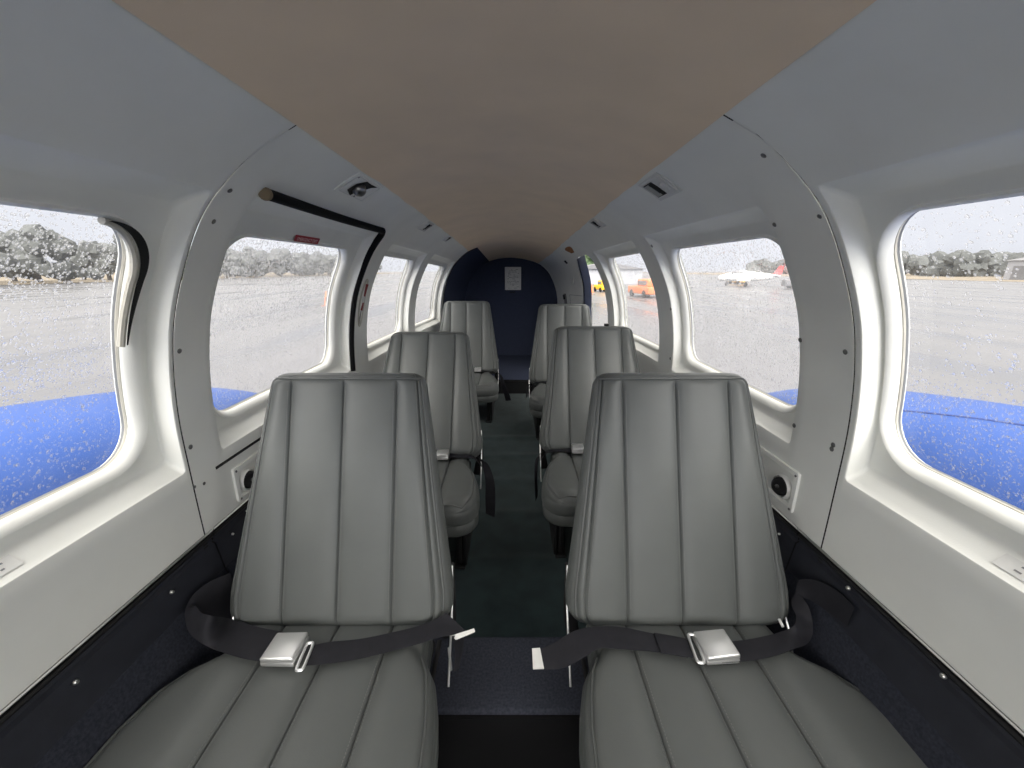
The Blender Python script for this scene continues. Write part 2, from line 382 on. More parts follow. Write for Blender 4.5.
for sg in (-1, 1):
    for i, b in enumerate(BAYS[sg]):
        w = empty('window_%d' % wn, (0, 0, 0), kind='structure'); wn += 1
        p0, p1, q0, q1 = b['pane']
        R = rr(p0 - .001, p1 + .001, q0 - .001, q1 + .001, .068); cen = np.array([[(p0 + p1) / 2, (q0 + q1) / 2]])
        mb = MB(); rings_mesh(mb, sg, [(R, .060, 1), (cen + (R - cen) * .02, .060, 9)])
        o = len(mb.v); mb.f.append(tuple(range(o - len(R), o)))
        mb.build('pane', M['pane_hazy'] if sg < 0 and i >= 2 else M['pane_hazy'] if i >= 2 else M['pane_clear'], w, recalc=False)
        fr = rr(p0 - .003, p1 + .003, q0 - .003, q1 + .003, .070)
        mb = MB().tube(S(sg, fr[:, 0], fr[:, 1], .053), .0042, 7, closed=True); mb.build('window_frame', M['seal'], w)
        fr = rr(p0 - .0015, p1 + .0015, q0 - .0015, q1 + .0015, .068)
        mb = MB().tube(S(sg, fr[:, 0], fr[:, 1], .058), .0032, 6, closed=True); mb.build('gasket', M['grayseal'], w)
        if (sg, i) in RAIN:
            d = dome_field(sg, b, RAIN[(sg, i)], 100 + wn)
            tag(d, 'raindrops clinging to the outside of ' + PLACE[(sg, i)], 'raindrops', kind='stuff')

# loose, shrunken seal at the upper corner of the large left window
wl = bpy.data.objects['window_2']
b = BAYS[-1][1]; p0, p1, q0, q1 = b['pane']
t = np.linspace(0, 1, 26); ang = np.linspace(PI * .47, -.02, 18)
pts = [(p1 - .070 + (.070 + .006) * math.cos(a), q1 - .070 + (.070 + .004) * math.sin(a)) for a in ang] + [(p1 + .005 - .010 * t_, q1 - .074 - .11 * t_) for t_ in np.linspace(.1, 1, 10)]
pts = np.array(pts); wd = np.sin(np.linspace(.05, 1, len(pts)) ** .9 * PI) * .020
mbk = MB().grid([S(-1, pts[:, 0] - .002, pts[:, 1] - .001, .0285), S(-1, pts[:, 0] + wd * .62, pts[:, 1] + wd * .2, .0275)]); mbk.build('seal_gap', M['dark'], wl)
mbk = MB().tube(S(-1, pts[:, 0] - .006, pts[:, 1] - .003, .0345), .0058, 8, flat=(1, 1)); mbk.build('loose_seal', M['seal'], wl)

# ------------------------------------------------------------------ ceiling, floor, ends
ny = 120; nx = 61
ys = np.concatenate([np.linspace(-1.2, 1.2, 40), np.linspace(1.25, 4.2, ny)]); rows = []
def xz_at(xa, Y):
    w, h = Wf(Y), Hf(Y); zn = np.interp(np.abs(xa) / w, PS[:, 0], PS[:, 1]); return -.56 + (zn + .56) * h
for Y in ys:
    kx = [-2, .6, 1.3, 3.3, 4.2]
    eL, eR = [float(np.interp(np.interp(Y, kx, zz_), _zz, _xx) * Wf(Y)) for zz_ in ([.231, .231, .228, .213, .188], [.231, .231, .2265, .207, .214])]
    wob = .0025 * math.sin(9 * Y + 1) * math.sin(23 * Y) if Y > 1 else 0
    u = np.linspace(-1, 1, nx); x = np.where(u < 0, u * (eL + wob), u * (eR - wob))
    z = np.array([xz_at(a, Y) for a in x]) - .0045
    amp = .004 * np.clip((Y - 1.0) / 1.5, 0, 1)
    z += amp * (1 - np.abs(u) ** 4) * (np.sin(Y * 11 + 1.5 * np.sin(u * 3)) + .6 * np.sin(Y * 23 + 2 * u)) * .5
    z = np.concatenate([[z[0] + .006], z, [z[-1] + .006]]); x = np.concatenate([[x[0]], x, [x[-1]]])
    rows.append(np.stack([X0 + x, np.full(len(x), Y), z], 1))
ceil = MB().grid(rows); ceil = struct(ceil.build('ceiling', M['headliner'], recalc=False, ang=50))
roof = MB()
rows = []
for Y in np.linspace(-1.2, 4.3, 24):
    xa = np.linspace(-.40, .40, 31) * Wf(Y); rows.append(np.stack([X0 + xa, np.full(31, Y), np.array([xz_at(a, Y) for a in xa]) + .05], 1))
struct(roof.grid(rows).build('ceiling.001', M['dark'], recalc=False))
# roof ribs close the slot between the headliner edge and the shell
for sg in (-1, 1):
    ys2 = np.linspace(-1.2, 4.3, 40)
    cl = MB().grid([S(sg, ys2, np.full(40, ZT + .02), .085), S(sg, ys2, np.full(40, ZT - .0), .001)]); struct(cl.build('trim_%d' % (3 if sg < 0 else 4), M['dark'], recalc=False))

# bits of print and fold marks on the headliner stay in its material; floor next
fl = MB(); rows = []
fy = np.concatenate([np.linspace(-1.2, .9, 8), np.linspace(.95, 3.25, 180), [4.25]])
for Y in fy:
    z = 0
    for y0, a, w_ in ((1.18, .006, .03), (1.47, .004, .03), (1.74, .007, .035), (2.02, .005, .03), (2.27, .006, .03)):
        z += a * math.exp(-((Y - y0) / w_) ** 2)
    fx = np.linspace(-.70, .70, 15); rows.append([(x, Y, -1.03 + z * (1 if abs(x) < .2 else .3) * (1 + .3 * math.sin(9 * x + 6 * Y))) for x in fx])
struct(fl.grid(rows).build('floor', M['teal'], recalc=False))
sub = MB().box(-.74, .74, -1.25, 4.4, -1.09, -1.045); struct(sub.build('floor.001', M['skin']))

# rear bulkhead and the carpeted step in front of it
def arch(Y, off=0., zb=-1.03, n=40):
    zn = np.concatenate([np.linspace((zb + .56) / Hf(Y) - .56, .20, n)]); Lp = S(-1, np.full(n, Y), zn, off); Rp = S(1, np.full(n, Y), zn, off)
    xa = np.linspace(S(-1, Y, .20)[0] - X0, S(1, Y, .20)[0] - X0, 31)[1:-1]
    T = np.stack([X0 + xa, np.full(29, Y), np.array([xz_at(a, Y) for a in xa]) + off], 1)
    return np.vstack([Lp, T, Rp[::-1]])
A = arch(4.2, .03); bb = MB()
n_ = len(A); mid = A.copy(); cen = np.array([X0, 4.2, -.4])
bb.grid([A + np.array([0, .03, 0]), A, cen + (A - cen) * .94 + np.array([0, -.004, 0]), cen + (A - cen) * .5 + np.array([0, -.006, 0]), cen + (A - cen) * .02 + np.array([0, -.006, 0])], cv=True); bb.f.append(tuple(range(len(bb.v) - n_, len(bb.v))))
struct(bb.build('wall_rear', M['navycloth'], recalc=False))
st = MB().rbox(-.60, .57, 3.19, 4.20, -1.029, -.905, .012)
step = struct(st.build('floor.002', M['navycloth']))
edge = MB().box(-.56, .53, 3.181, 3.190, -1.028, -.918); edge.build('step_riser', M['black'], step)
ed = MB().tube([(-.56, 3.186, -.911), (.53, 3.186, -.911)], .006, 8); ed.build('step_edging', M['black'], step)
sc = MB().lathe((.158, 3.181, -.965), (0, -1, 0), [(.006, 0), (.006, .002), (.003, .004)], 10); sc.build('screw', M['steel'], step)
# navy lining on the left side of the baggage space
ln = MB(); ys2 = np.linspace(0, 1, 14); rows = []
for v in np.linspace(0, 1, 26):
    zn = ZB + (ZT + .012 - ZB) * v
    yA = 3.34 - .10 * v ** 2; yy = yA + (4.2 - yA) * ys2; rows.append(S(-1, yy, np.full(14, zn), -.006))
struct(ln.grid(rows).build('wall_left.002', M['navycloth'], recalc=False))
eg = MB().tube([S(-1, 3.34 - .10 * v ** 2, ZB + (ZT + .012 - ZB) * v, -.006) for v in np.linspace(0, 1, 26)], .006, 6); struct(eg.build('trim_5', M['navyvinyl']))

# lower side panels, rails
LOW = [(.669, -.566), (.680, -.574), (.684, -.586), (.677, -.590), (.675, -.598), (.679, -.601), (.672, -.606), (.668, -.640), (.664, -.676)]
LOW2 = [(.664, -.676), (.660, -.690), (.650, -.745), (.632, -.80), (.600, -.86), (.585, -.90), (.58, -1.03)]
tn = 6
for sg, side in ((-1, 'left'), (1, 'right')):
    spans = [(-1.15, .748), (.752, 4.2)] if sg < 0 else [(-1.15, .748), (.752, 2.50), (3.15, 4.2)]
    for a, z in spans:
        Y = np.linspace(a, z, 30)
        pm = MB().grid([np.stack([X0 + sg * (x * Wf(Y)), Y, np.full(30, zz)], 1) for x, zz in LOW])
        o = struct(pm.build('trim_%d' % tn, M['navyvinyl'], recalc=False)); tn += 1
        pm = MB().grid([np.stack([X0 + sg * (x * Wf(Y)), Y, np.full(30, zz)], 1) for x, zz in LOW2]); pm.build('kick_carpet', M['navycarpet'], o, recalc=False)
        rail = MB().tube([(X0 + sg * (.6705 * Wf(y)), y, -.5695) for y in Y], .0028, 6); rail.build('silver_rail', M['silver'], o)
        rub = MB().tube([(X0 + sg * (.676 * Wf(y)), y, -.583) for y in Y], .0062, 8); rub.build('rubber_lip', M['black'], o)
        if z == .748:
            for q in (((76, 682), (172, 592)) if sg < 0 else ((848, 588), (943, 676), )):
                p = atX(*q, X0 + sg * .667)
                MB().lathe(p, (-sg, 0, 0), [(.004, -.002), (.004, .001), (.0025, .003)], 10).build('stud', M['silver'], o)
        elif a == .752:
            for yy in (.80, .86):
                MB().lathe((X0 + sg * .669, yy, -.62 + (yy - .8) * .4), (-sg, 0, 0), [(.003, -.002), (.003, .001), (.002, .0025)], 10).build('stud', M['silver'], o)
    bkp = MB().grid([[(X0 + sg * (x + .004), yy, zz) for yy in (.741, .759)] for x, zz in LOW[2:3] + LOW[6:] + LOW2[1:]]); struct(bkp.build('trim_%d' % tn, M['dark'], recalc=False)); tn += 1
# spar box across the floor under the front row
sp = MB().rbox(-.565, .535, .562, .731, -1.03, -.86, .008)
spar = struct(sp.build('floor.003', M['navycarpet']))
rz = MB().box(-.56, .53, .5545, .5625, -1.028, -.871); rz.build('spar_riser', M['matteblack'], spar)

# ------------------------------------------------------------------ fixings on the walls
def dome(sg, q, r, parent, name='screw', m='steel', off=0., hgt=.5):
    Y, zn = hit(*q, off); p = S(sg, Y, zn, off); n = -Nrm(sg, Y, zn)
    MB().lathe(p, n, [(r * 1.25, -.0005), (r * 1.25, .0006), (r, .0008), (r * .85, r * hgt * .8), (r * .4, r * hgt)], 12).build(name, M[m], parent)
for q in ((229, 190.5), (213, 221.5), (179, 351), (190, 447), (194, 487), (204, 483.5)): dome(-1, q, .0042 if q[0] not in (194, 204) else .003, WALLS[-2])
for q in ((764, 155.5), (820, 216), (775, 224.5), (846, 352), (800.5, 340), (794.5, 425.5), (834, 445), (832.5, 449), (652, 246), (670.5, 358.5), (671, 309)):
    dome(1, q, .0042 if q[0] > 700 else .005, WALLS[2])

# emergency exit: black seal, plug, groove, red label; red pull handle
ex = WALLS[-2]
sl = [S(-1, y, .147 - .003 * math.sin((y - .83) * 4), -.004) for y in np.linspace(.832, 1.53, 24)] + [S(-1, 1.53 + .045 * math.sin(a), .147 - .035 * (1 - math.cos(a)), -.004) for a in np.linspace(.2, PI / 2, 6)] \
   + [S(-1, 1.578 + .012 * math.sin((.11 - z) * 5), z, -.004) for z in np.linspace(.10, -.41, 24)]
MB().tube(sl, .0115, 10).build('door_seal', M['matteblack'], ex)
p = S(-1, .826, .147, -.006); MB().lathe(p, (.3, -1, -.2), [(.0125, -.006), (.0125, .001), (.010, .004)], 14).build('seal_plug', M['tan'], ex)
MB().tube([S(-1, y, -.438, .0015) for y in np.linspace(.795, 1.58, 16)], .0042, 8).build('exit_gap', M['dark'], ex)

def surf_patch(sg, y0, y1, z0, z1, off, ny=6, nz=4):
    Y, Z = np.meshgrid(np.linspace(y0, y1, ny), np.linspace(z0, z1, nz), indexing='ij'); return S(sg, Y, Z, off)
def plate(mb, sg, y0, y1, z0, z1, off0, off1, ny=8, nz=6):
    """slab lying on the wall from off0 (wall side) to off1 (room side)"""
    f = surf_patch(sg, y0, y1, z0, z1, off1, ny, nz); bk = surf_patch(sg, y0, y1, z0, z1, off0, ny, nz)
    mb.grid(f); mb.grid(bk)
    per = lambda G: np.vstack([G[:, 0], G[-1, 1:], G[-2::-1, -1], G[0, -2:0:-1]])
    mb.grid([per(f), per(bk)], cv=True)
ly0, ly1, lz0, lz1 = 1.110, 1.242, .0565, .073
pc = S(-1, (ly0 + ly1) / 2, (lz0 + lz1) / 2, .0335); up = S(-1, ly0, lz1, .0335) - S(-1, ly0, lz0, .0335); hgt_ = np.linalg.norm(up); up /= hgt_
rt = np.array([0, 1., 0]); nn = np.cross(rt, up)
mb = MB(); wv = (ly1 - ly0) / 2; hv = hgt_ / 2
mb.add([pc + rt * a * wv + up * b2 * hv + nn * d for d in (0, .0015) for a, b2 in ((-1, -1), (1, -1), (1, 1), (-1, 1))], [(0, 1, 2, 3), (4, 5, 6, 7), (0, 1, 5, 4), (1, 2, 6, 5), (2, 3, 7, 6), (3, 0, 4, 7)])
lb = empty('exit_label', tuple(pc + np.array([0, 0, ZC])), 'red EMERGENCY EXIT label above the second left window', 'label')
mb.build('label_plate', M['red'], lb, org=pc + np.array([0, 0, ZC]) )
cu = bpy.data.curves.new('lettering', 'FONT'); cu.body = 'EMERGENCY EXIT'; cu.align_x = 'CENTER'; cu.align_y = 'CENTER'; cu.size = 2 * wv / 9.4; cu.extrude = .0002
tmp = bpy.data.objects.new('lettering_curve', cu); C.objects.link(tmp); bpy.context.view_layer.update()
tme = bpy.data.meshes.new_from_object(tmp.evaluated_get(bpy.context.evaluated_depsgraph_get())); bpy.data.objects.remove(tmp)
tme.materials.clear(); tme.materials.append(M['textwhite']); tx = bpy.data.objects.new('lettering', tme); C.objects.link(tx); tx.parent = lb
mt = Matrix(((rt[0], up[0], nn[0], 0), (rt[1], up[1], nn[1], 0), (rt[2], up[2], nn[2], 0), (0, 0, 0, 1)))
tx.matrix_local = Matrix.Translation(Vector(nn * .0018)) @ mt

# red pull handle behind a slim clear cover between the exit and the next window
hy, hz = hit(361, 303); hp = S(-1, hy, hz)
hd = empty('pull_handle', tuple(hp + np.array([0, 0, ZC])), 'red emergency pull handle in a slim recess behind the exit window', 'handle')
hl = lambda mb, nm, m: mb.build(nm, m, hd, org=hp + np.array([0, 0, ZC]))
fr = [(hy + .026 * math.cos(a) * (1 if math.cos(a) > 0 else .8), hz + .098 * math.sin(a)) for a in np.linspace(0, 2 * PI, 36, endpoint=False)]
hl(MB().tube([S(-1, y, z, -.002) for y, z in fr], .004, 7, closed=True), 'bezel', M['seal'])
mb = MB(); o_ = [S(-1, y, z, -.001) for y, z in fr]; mb.add(o_, [tuple(range(36))]); hl(mb, 'backing', M['wall'])
hl(MB().tube([S(-1, hy + .010 - .012 * t_ ** 2, hz + .08 - .11 * t_, -.004) for t_ in np.linspace(0, 1, 10)], .0065, 8), 'grip', M['redhandle'])
hl(MB().tube([S(-1, hy - .004, hz + .03 - .025 * t_, -.008) for t_ in np.linspace(0, 1, 4)], .006, 8), 'clip', M['white'])
hl(MB().tube([S(-1, hy - .002 - .004 * t_, hz - .03 - .06 * t_, -.004) for t_ in np.linspace(0, 1, 6)], .003, 6), 'cable', M['steel'])

# overhead service units (air outlet and reading light)
def unit(sg, y, z, hw, hh, label, style):
    p = S(sg, y, z); org = p + np.array([0, 0, ZC]); e = empty('overhead_vent', tuple(org), label, 'vent', 'overhead vents along the cabin')
    B = lambda mb, nm, m: mb.build(nm, M[m], e, org=org)
    mb = MB(); plate(mb, sg, y - hw, y + hw, z - hh, z + hh, .002, -.003); B(mb, 'mounting_plate', 'white' if style else 'wall')
    ring = rr(y - hw * .86, y + hw * .86, z - hh * .84, z + hh * .84, .004); MBr = MB().tube(S(sg, ring[:, 0], ring[:, 1], -.004), .0022 if style else .0012, 6, closed=True); B(MBr, 'bezel', 'white')
    if style:       # slot with a dark roller, round lamp lens beside it
        mb = MB(); plate(mb, sg, y - hw * .02, y + hw * .80, z - hh * .62, z + hh * .72, -.002, -.0040); B(mb, 'slot', 'dark')
        mb = MB().tube([S(sg, y + hw * .14, zz_, -.005) for zz_ in np.linspace(z - hh * .25, z + hh * .68, 6)], .0045, 9); B(mb, 'roller', 'black')
        mb = MB(); plate(mb, sg, y + hw * .30, y + hw * .76, z - hh * .55, z + hh * .66, -.003, -.0055); B(mb, 'deflector', 'greyseal2')
        q = S(sg, y - hw * .42, z - hh * .1, -.003); MBl = MB().lathe(q, -Nrm(sg, y, z), [(.016, 0), (.016, .003), (.012, .006), (.005, .0045)], 18); B(MBl, 'lamp_lens', 'white')
    else:           # open socket with a chrome nozzle hanging askew
        mb = MB(); c0 = S(sg, y, z, -.0036)
        pts = [S(sg, y + hw * (a - .1) * 1.5, z + hh * b_ * 1.35, -.0042) for a, b_ in ((-.25, -.35), (.05, -.62), (.12, -.28), (.38, .42), (.55, .62), (.20, .58), (-.05, .60), (-.22, .2))]
        mb.add(pts, [tuple(range(8))]); B(mb, 'socket', 'dark')
        n_ = -Nrm(sg, y, z); q = S(sg, y - hw * .10, z + hh * .02, -.004)
        B(MB().lathe(q, n_ + np.array([-.5 * sg, -.5, 0]), [(.018, -.004), (.018, .006), (.013, .015), (.006, .018)], 16), 'nozzle', 'steel')
        for a, b_ in ((-.78, .75), (.2, -.75), (-.3, -.1)):
            B(MB().lathe(S(sg, y + hw * a, z + hh * b_, -.003), n_, [(.003, 0), (.003, .001), (.001, .002)], 10), 'screw', 'steel')
    return e
unit(-1, 1.115, .2065, .088, .0185, 'overhead vent on the left with its chrome nozzle hanging loose', 0)
unit(1, 1.085, .2030, .070, .0195, 'overhead vent on the right nearest the front with dark roller slot', 1)
unit(-1, 1.93, .203, .062, .016, 'second overhead vent back along the left edge of the tan headliner', 1)
unit(1, 1.83, .203, .062, .016, 'small overhead vent above the third right window', 1)
unit(-1, 2.46, .205, .05, .014, 'rearmost small vent on the left beside the tan headliner', 1)

# recessed side outlets beside the front seats
def outlet(sg, y0, y1, z0, z1, label):
    p = S(sg, (y0 + y1) / 2, (z0 + z1) / 2); org = p + np.array([0, 0, ZC]); e = empty('wall_outlet', tuple(org), label, 'wall outlet', 'round wall outlets beside the front seats')
    B = lambda mb, nm, m: mb.build(nm, M[m], e, org=org)
    mb = MB()
    rings_mesh(mb, sg, [(rr(y0, y1, z0, z1, .006), .001, 1), (rr(y0, y1, z0, z1, .006), -.006, 1), (rr(y0 + .010, y1 - .010, z0 + .010, z1 - .010, .006), -.007, 1), (rr(y0 + .013, y1 - .013, z0 + .014, z1 - .016, .006), -.0005, 2), (rr(y0 + .04, y1 - .04, z0 + .04, z1 - .05, .004), -.0005, 1)])
    o = len(mb.v); n = 4 * (MS + KS); mb.f.append(tuple(range(o - n, o))); B(mb, 'housing', 'wall')
    yc, zc = y0 + .045, (z0 + z1) / 2 - .006; n_ = -Nrm(sg, yc, zc); q = S(sg, yc, zc, .0)
    B(MB().lathe(q, n_, [(.030, 0), (.030, .004), (.026, .010), (.024, .004)], 22), 'ring', 'white')
    B(MB().lathe(q + n_ * .003, n_ + np.array([0, -.4, .2]), [(.022, 0), (.022, .008), (.016, .014), (.005, .013)], 20), 'nozzle', 'black')
    B(MB().lathe(q + n_ * .014, n_ + np.array([0, -.4, .2]), [(.006, 0), (.005, .004), (.002, .005)], 10), 'hub', 'steel')
    for z in (z0 + .008, z1 - .008): B(MB().lathe(S(sg, y0 + .007, z, -.0065), n_, [(.003, 0), (.003, .001), (.001, .002)], 10), 'screw', 'steel')
outlet(-1, .838, 1.0, -.558, -.466, 'round black outlet recessed in the left wall beside the front seat')
outlet(1, .775, .93, -.545, -.442, 'round black outlet recessed in the right wall beside the front seat')

# little print stickers on the window ledges
def sticker(sg, yend, label):
    b = BAYS[sg][1]['rec']; f0 = lambda y, t: S(sg, y, b[2] + .004 + t * .022, .006 + .028 * t)
    p = f0(yend - .06, .5); org = p + np.array([0, 0, ZC]); e = empty('sticker', tuple(org), label, 'sticker', 'printed stickers on the window ledges')
    nrm = np.cross(f0(yend, .5) - f0(yend - .1, .5), f0(yend, .8) - f0(yend, .2)); nrm /= np.linalg.norm(nrm); nrm *= np.sign(nrm[2])
    f = lambda y, t, h_=.0008: f0(y, t) + nrm * h_
    mb = MB().grid([[f(y, t) for t in (.18, .5, .80)] for y in np.linspace(yend - .13, yend, 6)]); mb.build('paper', M['label'], e, org=org, recalc=False)
    mb = MB()
    for t0 in (.34, .58):
        y = yend - .12
        while y < yend - .02:
            l = random.uniform(.004, .010); mb.grid([[f(y, t0, .0014), f(y, t0 + .07, .0014)], [f(y + l, t0, .0014), f(y + l, t0 + .07, .0014)]]); y += l + .004
    mb.build('print', M['inkgrey'], e, org=org, recalc=False)
sticker(-1, .452, 'small white printed sticker on the ledge of the large left window')
sticker(1, .440, 'small white printed sticker on the ledge of the large right window')

# placard on the rear bulkhead
pl = empty('placard', (.005, 4.19, ZC - .087), 'white rounded instruction placard fixed to the navy rear bulkhead', 'placard')
po = np.array([.005, 4.19, ZC - .087])
mb = MB().rbox(-.080, .090, 4.178, 4.190, -.203, .030, .005, 3); mb.build('plate', M['label'], pl, org=po)
mb = MB(); z = .008
while z > -.19:
    x = -.055 + random.uniform(0, .02)
    while x < .055:
        l = random.uniform(.008, .03)
        if random.random() < .62: MB().box(x, min(x + l, .068), 4.1765, 4.1782, z - .004, z).build('print_line', M['inkgrey'], pl, org=po)
        x += l + .008
    z -= .0135
mb = MB().rbox(-.03, .03, 4.178, 4.19, -.232, -.218, .002); mb.build('lower_clip', M['navyvinyl'], pl, org=po)

# rear right wall: access panel, stain, slot, catch
wr = WALLS[2]
def rect_line(sg, y0, y1, z0, z1, off, r):
    ring = rr(y0, y1, z0, z1, .01); return MB().tube(S(sg, ring[:, 0], ring[:, 1], off), r, 5, closed=True)
rect_line(1, 3.12, 3.62, -.56, -.17, 0, .0022).build('access_panel_edge', M['grayseal'], wr)
y_, z_ = hit(566, 262); mb = MB(); plate(mb, 1, y_ - .03, y_ + .03, z_ - .012, z_ + .012, .001, -.002); mb.build('slot', M['dark'], wr)
y_, z_ = hit(570, 250); mb = MB(); pts = [S(1, y_ + .095 * math.cos(a) * (1 + .25 * math.sin(3 * a)), z_ + .024 * math.sin(a) * (1 + .2 * math.cos(2 * a)), -.0012) for a in np.linspace(0, 2 * PI, 24, endpoint=False)]
mb.add(pts, [tuple(range(24))]); mb.build('stain', M['rust'], wr)
y_, z_ = hit(566, 299); mb = MB(); plate(mb, 1, y_ - .03, y_ + .03, z_ - .05, z_ + .06, .001, -.012); mb.build('catch', M['steel'], wr)
mb = MB(); plate(mb, 1, y_ - .018, y_ + .018, z_ + .0, z_ + .05, -.012, -.022); mb.build('catch_lever', M['black'], wr)

# the open door at the rear right: navy jamb, white seal with ring, sill
dr = empty('door_1', (0, 0, 0), kind='structure')
def dfar(z): return 3.13 - .25 * np.clip((z + .28) / .40, 0, 1) ** 1.3 - .075 * np.clip((z - .043) / .075, 0, 1) ** 2
rows = []
for z in np.linspace(ZB + .01, .112, 30):
    y = float(dfar(z)); rows.append([S(1, y + .03, z, -.004), S(1, y + .008, z, -.010), S(1, y - .006, z, -.004), S(1, y - .014, z, .02), S(1, y - .010, z, .050), S(1, y + .06, z, .054)])
MB().grid(rows).build('door_jamb', M['navypaint'], dr)
MB().tube([S(1, float(dfar(z)) + .034, z, -.006) for z in np.linspace(ZB + .01, .112, 30)], .0065, 7).build('door_seal', M['white'], dr)
y_, z_ = hit(575.5, 280); q = S(1, y_, z_, -.02)
MB().tube([q + np.array([.0, .026 * math.cos(a), .026 * math.sin(a)]) for a in np.linspace(0, 2 * PI, 16, endpoint=False)], .005, 6, closed=True).build('door_ring', M['white'], dr)
y_, z_ = hit(608, 323); MB().rbox(.60, .625, y_ - .02, y_ + .02, -.39, -.335, .004).build('latch', M['black'], dr)
hd2 = MB(); rows = []
for y in np.linspace(2.56, 2.85, 14): rows.append([S(1, y, .117, .0), S(1, y, .115, .085)])
hd2.grid(rows).build('door_head', M['white'], dr)
rows = []
for z in np.linspace(ZB + .01, .06, 20): rows.append([S(1, 2.516, z, .0), S(1, 2.50, z, .085)])
MB().grid(rows).build('door_reveal', M['white'], dr)
MB().box(.50, .66, 2.5, 3.14, -1.03, -1.0).build('sill', M['steel'], dr)

# cockpit end behind the eye: dashboard bulkhead below an open windscreen
ck = MB().rbox(-.66, .63, -1.22, -1.12, -1.03, -.46, .03); struct(ck.build('wall_front', M['navyvinyl']))
ns = MB(); rows = []  # unseen nose deck, added to bounce sky light up onto the ceiling
for y, hw, zt in ((-1.25, .66, -.42), (-1.6, .64, -.44), (-2.2, .58, -.48), (-2.8, .48, -.55), (-3.3, .30, -.68), (-3.5, .06, -.80)):
    rows.append([(X0 + hw * math.copysign(abs(math.cos(a)) ** .6, math.cos(a)), y, -.85 + (zt + .85) * math.copysign(abs(math.sin(a)) ** .6, math.sin(a))) for a in np.linspace(0, 2 * PI, 40, endpoint=False)])
struct(ns.grid(rows, cv=True).build('fuselage_shell', M['skin']))
# ------------------------------------------------------------------ seats
SEAM = .119
def spread_cols():
    core = []
    for c0 in (-SEAM, 0, SEAM):
        core += [c0 + d for d in (-.011, -.008, -.0055, -.0035, -.002, -.0008, .0008, .002, .0035, .0055, .008, .011)]
    core += list(np.linspace(-SEAM + .016, -.016, 8)) + list(np.linspace(.016, SEAM - .016, 8))
    return np.array(sorted(core))
CORE = spread_cols(); XE = CORE[-1]
QS = np.array([.12, .25, .38, .48, .56, .61, .645, .665, .68, .69, .70, .71, .725, .75, .78, .80, .815, .83, .845, .86, .875, .89, .905, .925, .945, .965, .982, .994, 1.])
QPIPE = .86
def seam_d(x, d0=.0045, w=.0022, puff=.0055):
    """relief: puffed channels and sunk seams"""
    x = np.asarray(x, float); d = np.zeros_like(x)
    for c0 in (-SEAM, 0, SEAM): d -= d0 * np.exp(-((x - c0) / w) ** 2) + .0035 * np.exp(-((x - c0) / .011) ** 2)
    ch = np.where(np.abs(x) < SEAM, np.abs(np.sin(PI * x / SEAM)) ** .6, np.minimum(1, (np.abs(x) - SEAM) / .03))
    return d + puff * ch
BL = .566; EV = np.array([0, .196, .513]) / math.hypot(.196, .513); EN = np.array([0, -EV[2], EV[1]]); B0 = np.array([0, .021, .267])
def hwb(v):
    t = v / BL; base = np.interp(t, [0, .06, .14, .96, 1], [.240, .247, .247, .177, .174])
    r = .030; rb = .05
    if v > BL - r: base -= r - math.sqrt(max(0, r * r - (v - (BL - r)) ** 2))
    if v < rb: base -= (rb - math.sqrt(max(0, rb * rb - (rb - v) ** 2))) * .8
    return base
def rnd(s, R): 
    s = np.clip(s / R, 0, 1); return np.sqrt(np.maximum(0, 1 - (1 - s) ** 2))
def back_pt(x, v, hw):
    s = hw - abs(x); e = rnd(s, .045) * rnd(BL - v, .016) * rnd(v, .035)
    q = (abs(x) - XE) / max(1e-6, hw - XE) if abs(x) > XE else 0
    rid = .0 if q <= 0 else -.006 * math.exp(-((q - QPIPE) / .05) ** 2) - .0045 * math.exp(-((q - .69) / .022) ** 2) - .003 * math.exp(-((q - .69) / .07) ** 2)
    fade = min(1, max(0, (BL - v - .012) / .02)) * min(1, v / .03)
    tp = -.0045 * math.exp(-((BL - v - .0165) / .0035) ** 2)
    return .044 * e + (float(seam_d(x)) * fade + rid + tp) * min(1, e * 1.2)
def back_xyz(x, v, d): return B0 + np.array([x, 0, 0]) + EV * v + EN * d
vs = np.concatenate([[0, .0015, .004, .008, .014, .022, .03], np.linspace(.04, BL - .04, 40), BL - np.array([.032, .027, .023, .020, .018, .016, .014, .011, .008, .005, .0025, .001, 0])])
def cols(hw):
    right = XE + (hw - XE) * QS; return np.concatenate([-right[::-1], CORE, right])
front, backg = [], []
for v in vs:
    hw = hwb(v); X = cols(hw)
    front.append([back_xyz(x, v, back_pt(x, v, hw)) for x in X])
    backg.append([back_xyz(x, v, -.050 * rnd(hw - abs(x), .03) * rnd(BL - v, .03) * rnd(v, .03)) for x in X])
seat_back = MB().grid(front).grid(backg)
def stitch_line(mb, pts, nrm, step=.0052, ln=.0032, w=.0007):
    P = np.asarray(pts); seg = np.linalg.norm(np.diff(P, axis=0), axis=1); cum = np.concatenate([[0], np.cumsum(seg)])
    for t in np.arange(.01, cum[-1] - .01, step):
        a = np.array([np.interp(t, cum, P[:, i]) for i in range(3)]); b_ = np.array([np.interp(t + ln, cum, P[:, i]) for i in range(3)])
        side = np.cross(b_ - a, nrm); side /= np.linalg.norm(side) + 1e-9; side *= w; up_ = np.asarray(nrm) * .0009
        mb.add([a - side, a + side, b_ + side, b_ - side, (a + b_) / 2 + up_ ], [(0, 1, 4), (1, 2, 4), (2, 3, 4), (3, 0, 4)])
